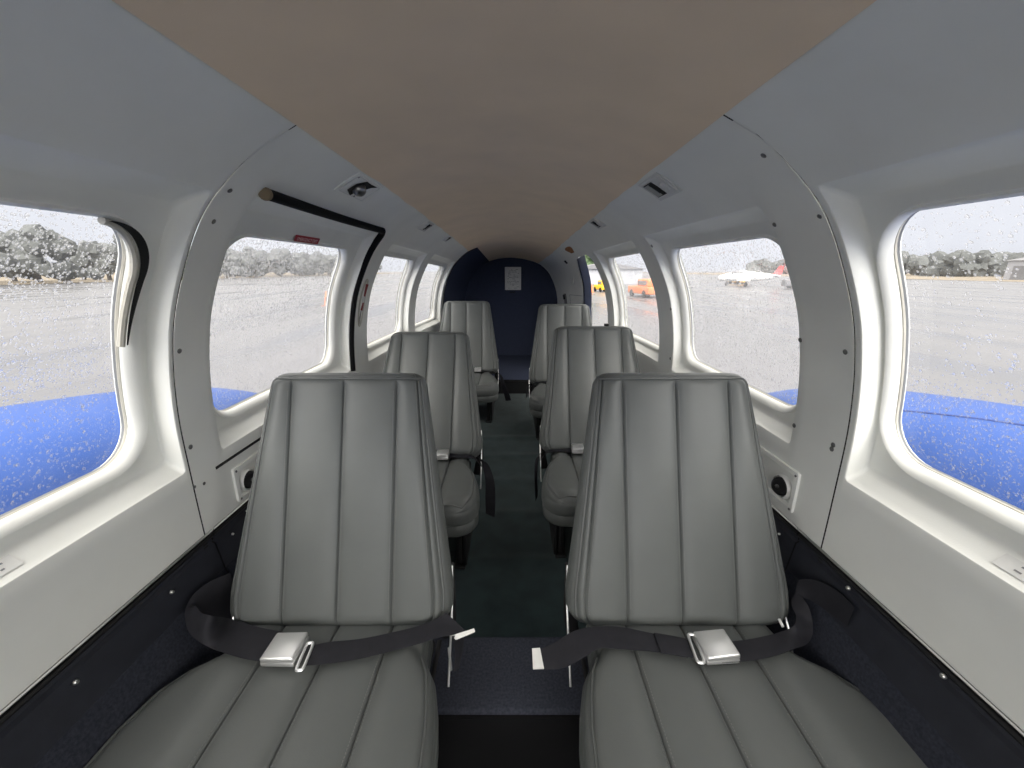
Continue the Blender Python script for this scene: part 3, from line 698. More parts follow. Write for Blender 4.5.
# piping and stitches of the back
def q_line(side, q, lift=0.):
    out = []
    for v in np.concatenate([np.linspace(.03, BL - .03, 40), BL - np.array([.024, .02, .0175, .016])]):
        hw = hwb(v); x = XE + (hw - XE) * q; out.append(back_xyz(side * x, v, back_pt(x, v, hw) + lift))
    return out
pip = MB()
lft = q_line(-1, QPIPE, .0012); rgt = q_line(1, QPIPE, .0012)
xe = XE + (hwb(BL - .016) - XE) * QPIPE
topl = [back_xyz(x, BL - .0165, back_pt(x, BL - .0165, hwb(BL - .0165)) + .0012) for x in np.linspace(-xe, xe, 24)[1:-1]]
pip.tube(lft + topl + rgt[::-1], .0034, 7)
sti = []
for c0 in (-SEAM, 0, SEAM):
    for o_ in ((.0058,) if c0 == 0 else (.0058, -.0058)):
        m = MB(); stitch_line(m, [back_xyz(c0 + o_, v, back_pt(c0 + o_, v, hwb(v)) + .0004) for v in np.linspace(.04, BL - .035, 40)], EN); sti.append(m)
for sd in (-1, 1):
    m = MB(); stitch_line(m, q_line(sd, .635, .0004), EN); sti.append(m)

# cushion
ZTOP = .293; YF, YB = -.345, .035
def hwc(y, side=1):
    """half-width of the cushion; side +1 the aisle side, -1 the window side (the fuller bolster)"""
    if side > 0: b = np.interp(y, [-.35, -.27, -.205, -.155, -.105, -.085, -.06, .04], [.254, .254, .249, .240, .226, .214, .199, .194])
    else: b = np.interp(y, [-.35, -.27, -.205, -.145, -.105, -.085, -.06, .04], [.300, .302, .300, .285, .256, .230, .207, .196])
    r = .085
    if y < YF + r: b -= (r - math.sqrt(max(0, r * r - (YF + r - y) ** 2))) * .9
    return b
def cush_z(x, y, hw):
    s = hw - abs(x); e = rnd(s, .05) * rnd(y - YF, .05)
    q = (abs(x) - XE) / max(1e-6, hw - XE) if abs(x) > XE else 0
    rid = 0 if q <= 0 else -.003 * math.exp(-((q - .86) / .04) ** 2)
    bol = .006 * min(1, max(0, (abs(x) - SEAM) / .05))
    fade = min(1, (y - YF) / .03)
    return ZTOP - .034 + .028 * e + (float(seam_d(x)) * fade + rid + bol) * min(1, e * 1.1) - .010 * max(0, (y + .05) / .08) ** 2
cy = np.concatenate([YF + np.array([0, .0012, .004, .008, .013, .02, .03, .04, .05, .065, .085]), np.linspace(YF + .10, -.13, 16), np.linspace(-.12, -.05, 12), [-.03, -.01, .01, YB]])
def perim(G): return np.vstack([G[0, :], G[1:, -1], G[-1, -2::-1], G[-2:0:-1, 0]])
def offs(P, k):
    Q = P.copy(); T = np.roll(P, -1, 0) - np.roll(P, 1, 0); n = np.stack([T[:, 1], -T[:, 0], 0 * T[:, 0]], 1); n /= np.linalg.norm(n, axis=1)[:, None] + 1e-9
    return Q + n * k
def cushion(aisle):
    """aisle = +1 when the aisle lies toward +x of the seat"""
    hs = lambda x, y: hwc(y, 1 if x * aisle >= 0 else -1) + (.014 * min(1, max(0, (-.10 - y) / .1)) + .016 * min(1, max(0, (-.18 - y) / .08)) if aisle < 0 and x > 0 else 0)
    zc = lambda x, y: cush_z(x, y, hs(x, y))
    G = []
    for y in cy:
        hl, hr = hs(-1, y), hs(1, y); X = np.concatenate([-(XE + (hl - XE) * QS)[::-1], CORE, XE + (hr - XE) * QS])
        G.append([np.array([x, y, zc(x, y)]) for x in X])
    G = np.array(G); cush = MB().grid(G); Pm = perim(G)
    sgn_ = 1 if np.dot((offs(Pm, .01) - Pm)[len(CORE) // 2], np.array([0, -1, 0])) > 0 else -1
    rows = [Pm]
    for dz, o_ in ((.003, .002), (.012, .004), (.028, .0045), (.040, .003), (.047, .001), (.051, -.003), (.052, -.004), (.055, -.002), (.070, .0005), (.088, -.001), (.096, -.006), (.100, -.02), (.100, -.06)):
        q = offs(Pm, o_ * sgn_); q[:, 2] = Pm[:, 2] * (1 - min(1, dz / .03)) + (ZTOP - .034) * min(1, dz / .03) - dz; rows.append(q)
    cush.grid(rows, cv=True)
    def ppt(sd, y): 
        yy = max(y, YF + .012); h_ = hs(sd, yy); x = sd * min(XE + (h_ - XE) * .87, h_ - .003); return np.array([x, yy, zc(x, yy) + .001])
    L_ = [ppt(-1, y) for y in cy[::-1] if YF + .02 < y < -.07]; R_ = [ppt(1, y) for y in cy if YF + .02 < y < -.07]
    xa, xb = ppt(-1, YF + .012)[0], ppt(1, YF + .012)[0]; Fp = [np.array([x, YF + .012, zc(x, YF + .012) + .001]) for x in np.linspace(xa, xb, 16)]
    pipe = MB().tube(L_ + Fp + R_, .0028, 6)
    sts = []
    for c0 in (-SEAM, 0, SEAM):
        for o_ in ((.0058,) if c0 == 0 else (.0058, -.0058)):
            m = MB(); stitch_line(m, [np.array([c0 + o_, y, zc(c0 + o_, y) + .0004]) for y in np.linspace(YF + .03, -.005, 40)], (0, 0, 1)); sts.append(m)
    return cush, pipe, sts
def seat_parts(root, aisle):
    bk = seat_back.build('backrest', M['leather'], root, LOCAL, weld=.00002, ang=60)
    pip.build('piping', M['piping'], bk, LOCAL)
    for m in sti: m.build('stitching', M['stitch'], bk, LOCAL, smooth=False, recalc=False)
    c1, c2, c3 = cushion(aisle)
    cu = c1.build('seat_cushion', M['leather'], root, LOCAL, weld=.00002, ang=60)
    c2.build('piping', M['piping'], cu, LOCAL)
    for m in c3: m.build('stitching', M['stitch'], cu, LOCAL, smooth=False, recalc=False)
    fr = MB().rbox(-.19, .19, YF + .035, .04, .165, .188, .005)
    for x in (-.185, .185): fr.tube([(x, YF + .04, .17), (x, .05, .17)], .011, 8)
    fr.build('seat_frame', M['black'], root, LOCAL)
    for x in (-.185, .185):
        for y0, y1 in ((-.26, -.28), (.02, .06)):
            MB().tube([(x, y0, .168), (x * .99, y1, .012)], .0125, 8).rbox(x - .02, x + .02, y1 - .03, y1 + .03, .003, .014, .004).build('leg', M['black'], root, LOCAL)
    for x in (-.205, .205):
        MB().rbox(x - .006, x + .006, -.30, .06, .012, .172, .004).build('side_panel', M['black'], root, LOCAL)
    for sd in (-1, 1):      # hinge brackets and chrome recline rods at both sides of the back
        MB().tube([(sd * .218, .07, .17), (sd * .230, .065, .23), (sd * .232, .065, .29), (sd * .226, .10, .36)], .010, 8, flat=(.6, 1.6)).build('hinge_bracket', M['black'], root, LOCAL)
        MB().tube([(sd * .241, .075, .375), (sd * .2435, .05, .32), (sd * .245, .0, .26), (sd * .243, -.05, .17)], .0026, 8).build('recline_rod', M['chrome'], root, LOCAL)

def ribbon(pairs, th=.0024, n=8, wv=0.):
    """strap through a list of (edge point A, edge point B)"""
    A = catmull([p[0] for p in pairs], n) if len(pairs) > 2 else np.array([p[0] for p in pairs]); Bq = catmull([p[1] for p in pairs], n) if len(pairs) > 2 else np.array([p[1] for p in pairs])
    W = np.linspace(0, 1, 7); G = A[:, None] + (Bq - A)[:, None] * W[None, :, None]
    T = np.gradient((A + Bq) / 2, axis=0); nn = np.cross(T, Bq - A); nn /= np.linalg.norm(nn, axis=1)[:, None] + 1e-9
    edge = np.array([.35, 1, .8, .8, .8, 1, .35]); up_ = G + nn[:, None] * (th / 2 * edge)[None, :, None]; dn = G - nn[:, None] * (th / 2 * edge)[None, :, None]
    sec = np.concatenate([up_, dn[:, ::-1]], 1)
    mb = MB(); mb.grid(sec, cv=True); k = sec.shape[1]; o = 0
    mb.f.append(tuple(range(k))); mb.f.append(tuple((len(sec) - 1) * k + j for j in reversed(range(k))))
    return mb
def buckle(parent, c, ux, uy, size=(.066, .058, .021)):
    """lift-lever buckle at c, ux along the strap"""
    ux = np.array([*ux, 0.]); ux /= np.linalg.norm(ux); uy = np.array([-ux[1], ux[0], 0]) if uy is None else np.array([*uy, 0.]); uy /= np.linalg.norm(uy)
    R = Matrix(((ux[0], uy[0], 0), (ux[1], uy[1], 0), (0, 0, 1))); w, d, h = size
    b = MB().rbox(c[0] - w / 2, c[0] + w / 2, c[1] - d / 2, c[1] + d / 2, c[2], c[2] + h * .55, .003, 2, R).build('buckle', M['chrome'], parent, LOCAL)
    T = Matrix.Rotation(math.radians(-3), 3, 'Y')
    MB().rbox(c[0] - w * .49, c[0] + w * .49, c[1] - d * .5, c[1] + d * .5, c[2] + h * .45, c[2] + h, .0035, 3, R @ T).build('buckle_cover', M['chrome'], parent, LOCAL)
    return b
def latch(parent, c, ux, w=.013, d=.056):
    ux = np.array([*ux, 0.]); ux /= np.linalg.norm(ux); uy = np.array([-ux[1], ux[0], 0]); q = []
    for a, b_ in ((-1, -1), (1, -1), (1, 1), (-1, 1)):
        for t in np.linspace(-.6, .6, 3): q.append(np.array(c) + ux * (a * w / 2 - a * .002 * (t != 0)) + uy * (b_ * d / 2 - b_ * .002 * (t != 0)))
    q = [np.array(c) + ux * w / 2 * math.copysign(abs(math.cos(a)) ** .35, math.cos(a)) + uy * d / 2 * math.copysign(abs(math.sin(a)) ** .35, math.sin(a)) for a in np.linspace(0, 2 * PI, 32, endpoint=False)]
    MB().tube(q, .003, 6, closed=True).build('latch_plate', M['chrome'], parent, LOCAL)

def children(o): return [c for c in bpy.data.objects if c.parent == o]
def copy_tree(o, loc, label):
    kids = children(o); c = o.copy(); C.objects.link(c); c.location = loc; c['label'] = label
    for ch in kids:
        k2 = children(ch); d = ch.copy(); C.objects.link(d); d.parent = c
        for g in k2: e = g.copy(); C.objects.link(e); e.parent = d
    return c
GRP = 'grey leather passenger seats in three rows'
SL = [(-.381, .66), (.368, .66), (-.374, 1.44), (.364, 1.495), (-.352, 2.82), (.360, 2.53)]
LBL = ['front row grey leather seat on the left, its belt looping up beside the left wall',
       'front row grey leather seat on the right, white-tagged belt end hanging over the aisle',
       'grey leather seat in the second row, directly behind the front seat on the left',
       'grey leather seat in the second row, directly behind the front seat on the right',
       'grey leather seat in the rear row on the left, belt end dangling into the aisle',
       'grey leather seat in the rear row on the right, just before the open door']
s0 = empty('cabin_seat', (*SL[0], 0), LBL[0], 'seat', GRP); seat_parts(s0, 1)
s1 = empty('cabin_seat', (*SL[1], 0), LBL[1], 'seat', GRP); seat_parts(s1, -1)
seats = [s0, s1] + [copy_tree((s0, s1)[i % 2], (x, y, 0), l) for i, ((x, y), l) in enumerate(zip(SL[2:], LBL[2:]))]
for st_, deg in ((seats[2], 11.), (seats[3], 4.5)):       # the second row is reclined further
    bk = [c for c in children(st_) if c.name.startswith('backrest')][0]
    pv = Vector((0, B0[1] + .02, B0[2])); bk.matrix_local = Matrix.Translation(pv) @ Matrix.Rotation(-math.radians(deg), 4, 'X') @ Matrix.Translation(-pv)
def loc_pairs(seat, prs):
    o = np.array([*seat.location]); return [tuple(p + np.array([0, 0, ZC]) - o for p in pr_) for pr_ in prs]
zs = lambda a, b_, z=-.72: (atZ(*a, z), atZ(*b_, z))
xs = lambda a, b_, X: (atX(*a, X), atX(*b_, X))
# belt of the front left seat
st0 = seats[0]
pr0 = [zs((310, 646), (303, 666), -.719), zs((330, 642), (324, 664)), zs((360, 639), (358, 659)), zs((390, 633), (392, 651), -.717), zs((415, 627), (418, 644), -.712), (atZ(434, 620, -.708), atZ(441, 637, -.708)), (atZ(446, 613, -.70), atZ(468, 633, -.71))]
sb = ribbon(loc_pairs(st0, pr0)).build('belt_strap', M['webbing'], st0, LOCAL)
pr1 = [zs((283, 632), (268, 662), -.718), zs((258, 627), (246, 659), -.716), zs((231, 619), (222, 652), -.712), (atX(213, 616, -.585), atX(203, 644, -.60)), (atX(202, 613, -.612), atX(189, 632, -.635)), (atX(196, 606, -.632), atX(185, 615, -.652)), (atX(197, 608, -.645), atX(188, 603, -.662)), (atX(206, 616, -.648), atX(196, 592, -.660)), (atX(222, 622, -.642), atX(211, 581, -.650)), (atX(240, 622, -.63), atX(230, 573, -.635))]
ribbon(loc_pairs(st0, pr1)).build('belt_strap', M['webbing'], st0, LOCAL)
lp = lambda st_, p: tuple(np.array(p) + np.array([0, 0, ZC]) - np.array([*st_.location]))
bkl = buckle(sb, lp(st0, (-.447, .578, -.725)), (1, -.02), None); latch(sb, lp(st0, atZ(305, 656, -.716)), (1, .12))
tg = [atZ(456, 640, -.712), atZ(452, 636.5, -.709), atZ(474, 629.5, -.707), atZ(475, 632, -.712)]
tgm = MB(); tgm.add([lp(st0, p) for p in tg] + [tuple(np.array(lp(st0, p)) + np.array([0, .001, .002])) for p in tg], [(0, 1, 2, 3), (4, 5, 6, 7), (0, 1, 5, 4), (1, 2, 6, 5), (2, 3, 7, 6), (3, 0, 4, 7)]); tgm.build('belt_tag', M['label'], sb, LOCAL)
tail = [(atX(452, 636, -.12), atX(464, 634, -.105)), (atX(455, 652, -.118), atX(463, 648, -.106)), (atX(454, 672, -.118), atX(459, 668, -.110))]
ribbon(loc_pairs(st0, tail)).build('belt_tail', M['webbing'], st0, LOCAL)
MB().tube([lp(st0, atX(449, 648, -.128)), lp(st0, atX(451, 670, -.126))], .0028, 6).build('anchor_pin', M['chrome'], st0, LOCAL)
# belt of the front right seat
st1 = seats[1]
pr2 = [(atZ(541, 649, -.735), atZ(545, 670, -.742)), zs((556, 642), (566, 667), -.727), zs((572, 632), (588, 655), -.715), zs((592, 627), (600, 648), -.708), zs((620, 627), (620, 649), -.712), zs((655, 634), (657, 652), -.718), zs((693, 641), (693, 658), -.719)]
sb1 = ribbon(loc_pairs(st1, pr2)).build('belt_strap', M['webbing'], st1, LOCAL)
ks = [zs((654, 633), (661, 653), -.7155), zs((672, 636), (677, 655.5), -.7155), zs((686, 639), (688, 657.5), -.7155)]
ribbon(loc_pairs(st1, ks), th=.006).build('stitched_fold', M['webbing'], sb1, LOCAL)
pr3 = [zs((720, 642), (722, 663), -.7195), zs((745, 640), (748, 661), -.719), zs((770, 635), (774, 656), -.716), (atZ(786, 630, -.708), atZ(794, 649, -.713)), (atX(794, 625, .575), atX(808, 643, .600)), (atX(796, 616, .590), atX(813, 629, .618)), (atX(792, 606, .600), atX(809, 608, .622)), (atX(792, 598, .612), atX(799, 592, .624)), (atX(800, 597, .622), atX(798, 580.5, .628)), (atX(812, 601, .634), atX(815, 580, .636)), (atX(830, 613, .641), atX(836, 590, .642)), (atX(847, 626, .645), atX(854, 607, .645))]
ribbon(loc_pairs(st1, pr3)).build('belt_strap', M['webbing'], st1, LOCAL)
buckle(sb1, lp(st1, (.402, .583, -.725)), (1, .06), None); latch(sb1, lp(st1, atZ(696, 648, -.716)), (1, -.12), .014, .060)
tg = [atZ(532, 649, -.737), atZ(540, 648.5, -.735), atZ(544, 669, -.742), atZ(533, 669.5, -.744)]
tgm = MB(); tgm.add([lp(st1, p) for p in tg] + [tuple(np.array(lp(st1, p)) + np.array([0, 0, .002])) for p in tg], [(0, 1, 2, 3), (4, 5, 6, 7), (0, 1, 5, 4), (1, 2, 6, 5), (2, 3, 7, 6), (3, 0, 4, 7)]); tgm.build('belt_tag', M['label'], sb1, LOCAL)
MB().tube([lp(st1, atX(783, 627, .545)), lp(st1, atX(779, 619, .545))], .003, 6).build('anchor_pin', M['chrome'], st1, LOCAL)
# belts of the rows behind: buckle near the aisle, strap across the back of the cushion, loose end into the aisle
for i, st_ in enumerate(seats[2:]):
    sd = 1 if i % 2 == 0 else -1          # aisle side in local x
    zb = ZTOP + .006
    pr_ = [(np.array((sd * .23, .03, zb - .05)), np.array((sd * .25, -.015, zb - .05))), (np.array((sd * .20, .022, zb - .004)), np.array((sd * .21, -.02, zb - .006))), (np.array((sd * .14, .01, zb + .004)), np.array((sd * .14, -.035, zb + .004))), (np.array((sd * .10, .005, zb + .006)), np.array((sd * .10, -.04, zb + .006)))]
    s2 = ribbon(pr_).build('belt_strap', M['webbing'], st_, LOCAL)
    pr_ = [(np.array((sd * .07, .005, zb + .004)), np.array((sd * .07, -.04, zb + .004))), (np.array((-sd * .06, .01, zb + .003)), np.array((-sd * .06, -.035, zb + .003))), (np.array((-sd * .18, .02, zb - .002)), np.array((-sd * .18, -.025, zb - .002))), (np.array((-sd * .25, .04, zb - .02)), np.array((-sd * .25, -.0, zb - .03)))]
    ribbon(pr_).build('belt_strap', M['webbing'], st_, LOCAL)
    buckle(s2, (sd * .092, -.03 if i < 2 else -.02, zb + .004), (1, .05 * sd), None, (.05, .05, .024))
    e = sd * .268
    P3 = lambda x, y, z: np.array((sd * x, y, z))
    hang = {0: [(P3(.225, .02, .285), P3(.245, -.02, .287)), (P3(.245, .0, .265), P3(.275, -.03, .27)), (P3(.262, -.03, .20), P3(.300, -.05, .205)), (P3(.262, -.05, .12), P3(.304, -.065, .115)), (P3(.262, -.05, .055), P3(.300, -.07, .05))],
            1: [(P3(.225, .02, .285), P3(.245, -.02, .287)), (P3(.250, .0, .262), P3(.268, -.035, .264)), (P3(.258, -.02, .19), P3(.272, -.058, .19)), (P3(.254, -.03, .09), P3(.266, -.068, .09))],
            2: [(P3(.225, .02, .285), P3(.245, -.02, .287)), (P3(.255, .0, .262), P3(.275, -.03, .264)), (P3(.268, -.03, .20), P3(.300, -.045, .20)), (P3(.285, -.05, .14), P3(.325, -.06, .14)), (P3(.300, -.06, .08), P3(.342, -.065, .085))],
            3: [(P3(.225, .02, .285), P3(.245, -.02, .287)), (P3(.250, .0, .262), P3(.262, -.035, .264)), (P3(.256, -.02, .20), P3(.268, -.055, .20))]}[i]
    ribbon(hang).build('belt_tail', M['webbing'], st_, LOCAL)
# ------------------------------------------------------------------ outside
gr = MB(); xs_ = np.concatenate([-np.geomspace(600, 2, 20), np.geomspace(2, 600, 20)])
gr.grid([[(x, y, GZ) for y in xs_] for x in xs_]); g = gr.build('ground', M['ground'], recalc=False); struct(g)
vg = MB().grid([[(x, y, GZ + .03 + .02 * ((i + j) % 2)) for j, y in enumerate(np.linspace(-120, 330, 20))] for i, x in enumerate((95, 150, 420))]); struct(vg.build('verge', M['brown'], recalc=False))
vg = MB().grid([[(x, y, GZ + .03 + .02 * ((i + j) % 2)) for j, y in enumerate(np.linspace(-120, 330, 20))] for i, x in enumerate((-75, -150, -420))]); struct(vg.build('verge.001', M['brown'], recalc=False))

# engine nacelles and wings: blue, just outside the windows
def nacelle(sg):
    e = empty('engine_nacelle', (sg * 1.85, .5, ZC - .9), 'bright blue engine nacelle outside the large %s window' % ('left' if sg < 0 else 'right'), 'engine nacelle', 'blue engine nacelles on the wings')
    org = np.array([sg * 1.85, .5, ZC - .9]); rows = []
    st_ = [(-1.6, .10, -.62, -.86), (-1.55, .30, -.52, -1.0), (-1.2, .42, -.44, -1.1), (-.4, .46, -.44, -1.15), (.6, .47, -.46, -1.15), (1.2, .46, -.485, -1.12), (1.65, .44, -.545, -1.10), (2.1, .36, -.64, -1.06), (2.5, .24, -.80, -1.02), (2.72, .08, -.90, -.98)]
    st_ = catmull(np.array(st_), 5)
    for y, hw, zt, zb in st_:
        zc, hh = (zt + zb) / 2, (zt - zb) / 2
        rows.append([(sg * 1.85 + hw * math.copysign(abs(math.cos(a)) ** .72, math.cos(a)), y, zc + hh * math.copysign(abs(math.sin(a)) ** .72, math.sin(a))) for a in np.linspace(0, 2 * PI, 36, endpoint=False)])
    mb = MB().grid(rows, cv=True); n = 36; mb.f.append(tuple(range(n))); mb.f.append(tuple(len(mb.v) - n + j for j in range(n)))
    mb.build('cowling', M['blue'], e, org=org)
    if sg > 0:      # panel joint running over the cowling top
        cf = lambda y, a: np.array([sg * 1.85 + np.interp(y, st_[:, 0], st_[:, 1]) * math.copysign(abs(math.cos(a)) ** .72, math.cos(a)), y,
             (np.interp(y, st_[:, 0], st_[:, 2]) + np.interp(y, st_[:, 0], st_[:, 3])) / 2 + (np.interp(y, st_[:, 0], st_[:, 2]) - np.interp(y, st_[:, 0], st_[:, 3])) / 2 * math.copysign(abs(math.sin(a)) ** .72, math.sin(a))])
        lj = [cf(1.78 - .93 * t, 2.55 - .75 * min(1, t * 1.5) ** .8) for t in np.linspace(0, 1, 22)]
        MB().tube(lj, .004, 5).build('panel_joint', M['bluedark'], e, org=org)
    # wing: aerofoil slab from the cabin side outward
    rows = []
    for x, c0, c1, zz in ((.72, -.75, 1.75, -1.08), (1.9, -.70, 1.70, -1.02), (6.2, -.35, 1.25, -.70)):
        pr_ = [(c0 + (c1 - c0) * t, zz + .16 * (1 - x / 9) * 2.2 * (math.sqrt(max(t, 0)) - t) * s) for s, tt in ((1, np.linspace(1, 0, 16)), (-.7, np.linspace(0, 1, 16)[1:-1])) for t in tt]
        rows.append([(sg * x, y, z) for y, z in pr_])
    mb = MB().grid(rows, cv=True); n = len(rows[0]); mb.f.append(tuple(len(mb.v) - n + j for j in range(n))); mb.build('wing', M['blue'], e, org=org)
nacelle(-1); nacelle(1)

def tree(x, y, h, w, label, group, m='leaf', seed=0):
    r_ = np.random.default_rng(seed); e = empty('tree', (x, y, ZC + GZ), label, 'tree', group)
    mb = MB()
    for k_ in range(16):
        a = r_.uniform(0, 2 * PI); rr_ = r_.uniform(0, .72) * w; cz = h * (r_.uniform(.16, .60) if k_ < 8 else r_.uniform(.5, .82)); rad = w * r_.uniform(.22, .36)
        if k_ >= 8: rr_ *= .75
        bm = bmesh.new(); bmesh.ops.create_icosphere(bm, subdivisions=2, radius=rad); off = r_.uniform(-1, 1, (len(bm.verts), 3)) * rad * .25
        vs_ = [np.array(v.co) * np.array([1, 1, .85]) + off[i] + np.array([rr_ * math.cos(a), rr_ * math.sin(a), cz]) for i, v in enumerate(bm.verts)]
        bm.verts.index_update(); fs_ = [tuple(v.index for v in f.verts) for f in bm.faces]; bm.free(); mb.add(vs_, fs_)
    mb.build('crown', M[m], e, LOCAL, recalc=False)
    MB().tube([(0, 0, 0), (.1, 0, h * .35), (0, .1, h * .6)], [w * .07, w * .05, w * .03], 8).build('trunk', M['bark'], e, LOCAL)
GL = 'trees of the dark line beyond the apron on the left'; GRt = 'trees of the dark line beyond the apron on the right'
for i in range(66): tree(-76 - 10 * (i % 3) + random.uniform(-.5, .5), -45 + i * 4.2, random.uniform(8.0, 9.8), 5.4, 'dark tree in the blurred line of trees beyond the apron outside the left windows', GL, seed=i)
for i in range(48): tree(150 + 17 * (i % 3) + random.uniform(-.5, .5), -75 + i * 7, random.uniform(7.0, 8.6), 9.2, 'dark tree in the low distant line of trees outside the right windows', GRt, seed=50 + i)
tree(13.6, 73, 6.8, 3.2, 'green tree showing at the top of the open rear doorway', None, 'leafgreen', 3)

def block(x, y, w, d, h, label, doors=2, wallm='greypaint'):
    e = empty('hangar', (x, y, ZC + GZ), label, 'hangar'); B = lambda mb, n, m: mb.build(n, M[m], e, LOCAL, smooth=False)
    B(MB().box(-w / 2, w / 2, -d / 2, d / 2, 0, h), 'wall', wallm)
    rf = MB(); rf.add([(-w / 2 - .4, -d / 2 - .4, h), (w / 2 + .4, -d / 2 - .4, h), (w / 2 + .4, d / 2 + .4, h), (-w / 2 - .4, d / 2 + .4, h), (0, -d / 2 - .4, h + w * .09), (0, d / 2 + .4, h + w * .09)], [(0, 1, 4), (2, 3, 5), (1, 2, 5, 4), (3, 0, 4, 5), (0, 3, 2, 1)]); B(rf, 'roof', 'roofdark')
    for k_ in range(doors):
        yy = -d / 2 + d * (k_ + .5) / doors; sx = -1 if x > 0 else 1
        B(MB().box(*sorted((sx * w / 2, sx * (w / 2 + .12))), yy - d * .34 / doors, yy + d * .34 / doors, 0, h * .72), 'hangar_door', 'roofdark')
block(120, 75, 14, 34, 4.2, 'long pale hangar with dark doors seen low through the large right window', 4)
block(14.6, 65, 11, 6, 2.3, 'low pale building framed by the open rear doorway', 2)

def plane(x, y, rz, label, stripe='redpaint'):
    e = empty('parked_aircraft', (x, y, ZC + GZ), label, 'aircraft', 'small white aircraft parked on the right apron'); e.rotation_euler = (0, 0, rz); B = lambda mb, n, m: mb.build(n, M[m], e, LOCAL)
    pr_ = [(-4, .06, 1.35), (-3.2, .28, 1.28), (-1.6, .48, 1.3), (0, .60, 1.35), (1.2, .60, 1.3), (2.2, .46, 1.15), (3.0, .32, 1.1), (3.3, .1, 1.1)]
    rows = [[(xx, r * math.cos(a), z + r * 1.15 * math.sin(a)) for a in np.linspace(0, 2 * PI, 20, endpoint=False)] for xx, r, z in catmull(np.array(pr_), 4)]
    B(MB().grid(rows, cv=True), 'fuselage', 'skin')
    B(MB().rbox(-.7, .8, -5.2, 5.2, .78, .94, .07), 'wing', 'skin'); B(MB().rbox(-4.0, -3.2, -1.7, 1.7, 1.42, 1.5, .035), 'tailplane', 'skin')
    fn = MB(); fn.add([(-4.1, s * .05, z) if a else (xx, s * .05, z) for s in (-1, 1) for a, xx, z in ((0, -3.1, 1.5), (0, -4.1, 1.45), (0, -4.25, 2.7), (0, -3.75, 2.7))], [(0, 1, 2, 3), (7, 6, 5, 4), (0, 1, 5, 4), (1, 2, 6, 5), (2, 3, 7, 6), (3, 0, 4, 7)]); B(fn, 'fin', stripe)
    for xx, yy in ((2.1, 0), (-.2, -1.5), (-.2, 1.5)): B(MB().cyl((xx, yy, .9), (xx, yy, .3), .05, 8).lathe((xx, yy - .08, .24), (0, 1, 0), [(.1, 0), (.24, .02), (.24, .14), (.1, .16)], 14), 'wheel', 'black')
    B(MB().rbox(.2, 1.7, -.52, .52, 1.65, 2.0, .1), 'canopy', 'roofdark')
plane(32, 55, 2.6, 'white aircraft parked farther off, seen in the upper part of the second right window')
plane(78, 100, .5, 'white aircraft with red fin parked outside the second right window toward its front edge')
plane(75, 38, 1.9, 'white aircraft parked low on the horizon outside the large right window')

def vehicle(x, y, rz, w, l, h, label, m, name='utility_vehicle'):
    e = empty(name, (x, y, ZC + GZ), label, 'vehicle'); e.rotation_euler = (0, 0, rz); B = lambda mb, n, mm: mb.build(n, M[mm], e, LOCAL)
    B(MB().rbox(-w / 2, w / 2, -l / 2, l / 2, h * .18, h * .60, h * .06), 'body', m)
    B(MB().rbox(-w * .44, w * .44, -l * .38, l * .10, h * .58, h, h * .08), 'cab', m)
    B(MB().rbox(-w * .45, w * .45, -l * .34, l * .06, h * .66, h * .90, h * .03), 'side_glass', 'roofdark')
    for sx in (-1, 1):
        for sy in (-.30, .30): B(MB().lathe((sx * w * .40, sy * l, h * .2), (sx, 0, 0), [(h * .1, 0), (h * .2, .02), (h * .2, w * .1), (h * .1, w * .11)], 14), 'wheel', 'black')
vehicle(9.3, 41.0, .3, 1.15, 1.8, 1.15, 'small yellow apron tug standing in view through the open rear doorway', 'yellow', 'apron_tug')
vehicle(11.2, 33.0, .2, 1.7, 3.4, 1.45, 'orange-red vehicle blurred behind the third right window', 'orange')
vehicle(34, 46, 1.2, 1.9, 4.6, 1.8, 'dark vehicle among the parked aircraft behind the second right window', 'roofdark')
vehicle(62, 22, 1.5, 2.0, 5.0, 2.0, 'dark vehicle on the apron outside the large right window', 'roofdark')
vehicle(36, 64, .4, 1.2, 2.2, 1.4, 'small yellow vehicle beside the parked aircraft behind the second right window', 'yellow')
def cone(x, y, label, h=.75):
    e = empty('traffic_cone', (x, y, ZC + GZ), label, 'cone', 'orange traffic cones on the apron')
    MB().lathe((0, 0, .03), (0, 0, 1), [(h * .26, 0), (h * .05, h)], 16).build('cone_body', M['orange'], e, LOCAL); MB().rbox(-h * .32, h * .32, -h * .32, h * .32, 0, .045, .015).build('base', M['orange'], e, LOCAL)
    MB().lathe((0, 0, h * .45), (0, 0, 1), [(h * .172, 0), (h * .125, h * .2)], 16).build('reflective_band', M['label'], e, LOCAL)
cone(7.9, 39.5, 'orange traffic cone beside the yellow tug in the open rear doorway')
cone(-11.55, 24.5, 'orange traffic cone blurred near the rear edge of the second left window', .85)

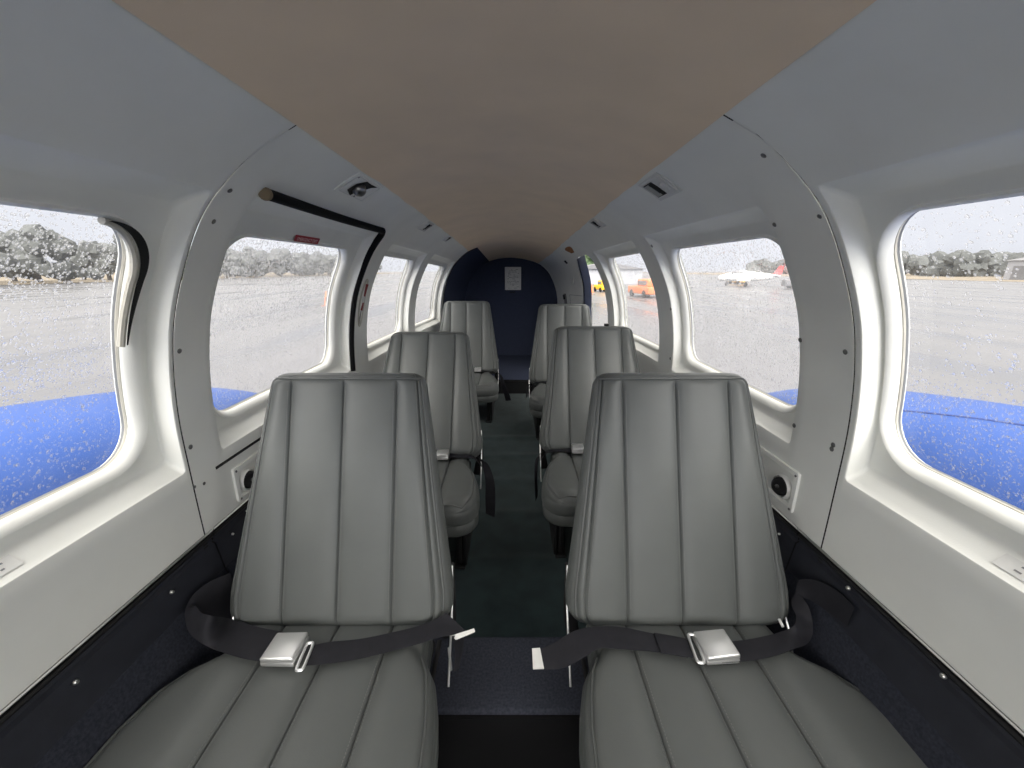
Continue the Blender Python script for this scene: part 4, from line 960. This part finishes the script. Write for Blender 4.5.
# ------------------------------------------------------------------ light, sky, camera
w = bpy.data.worlds.new('overcast'); bpy.context.scene.world = w; w.use_nodes = True
nt = w.node_tree; N = nt.nodes; Lk = nt.links; bg = N['Background']
tc = N.new('ShaderNodeTexCoord'); sx = N.new('ShaderNodeSeparateXYZ'); Lk.new(tc.outputs['Generated'], sx.inputs[0])
cr = N.new('ShaderNodeValToRGB'); e = cr.color_ramp.elements
e[0].position = .0; e[0].color = (.66, .68, .735, 1); e[1].position = .14; e[1].color = (.70, .72, .775, 1)
e2 = e.new(.32); e2.color = (1, .965, .895, 1)
Lk.new(sx.outputs['Z'], cr.inputs['Fac'])
mr = N.new('ShaderNodeMapRange'); mr.inputs['From Min'].default_value = .13; mr.inputs['From Max'].default_value = .75; mr.inputs['To Min'].default_value = 1.; mr.inputs['To Max'].default_value = 2.5
Lk.new(sx.outputs['Z'], mr.inputs['Value'])
# the unseen sky ahead of the nose is boosted to push more light into the cabin
m3 = N.new('ShaderNodeMapRange'); m3.inputs['From Min'].default_value = -.12; m3.inputs['From Max'].default_value = -.95; m3.inputs['To Min'].default_value = 1.; m3.inputs['To Max'].default_value = 4.2
Lk.new(sx.outputs['Y'], m3.inputs['Value']); mm = N.new('ShaderNodeMath'); mm.operation = 'MULTIPLY'; Lk.new(mr.outputs['Result'], mm.inputs[0]); Lk.new(m3.outputs['Result'], mm.inputs[1])
Lk.new(cr.outputs['Color'], bg.inputs['Color']); Lk.new(mm.outputs[0], bg.inputs['Strength'])

cam = bpy.data.cameras.new('camera'); cam.sensor_width = 36; cam.lens = 36 * F_ / 1024; cam.shift_x = -.5 / 1024; cam.clip_start = .02; cam.clip_end = 2000
co = bpy.data.objects.new('camera', cam); C.objects.link(co); co.location = (0, 0, ZC); co.rotation_euler = (PI / 2 - TH, 0, 0); bpy.context.scene.camera = co
sc_ = bpy.context.scene
sc_.view_settings.view_transform = 'Standard'; sc_.view_settings.look = 'None'; sc_.view_settings.gamma = 1; sc_.view_settings.exposure = .30; sc_.view_settings.use_curve_mapping = False
cy_ = sc_.cycles; cy_.max_bounces = 14; cy_.diffuse_bounces = 8; cy_.transparent_max_bounces = 24; cy_.transmission_bounces = 8; cy_.caustics_refractive = True; cy_.blur_glossy = .6; cy_.caustics_reflective = False; cy_.use_denoising = True
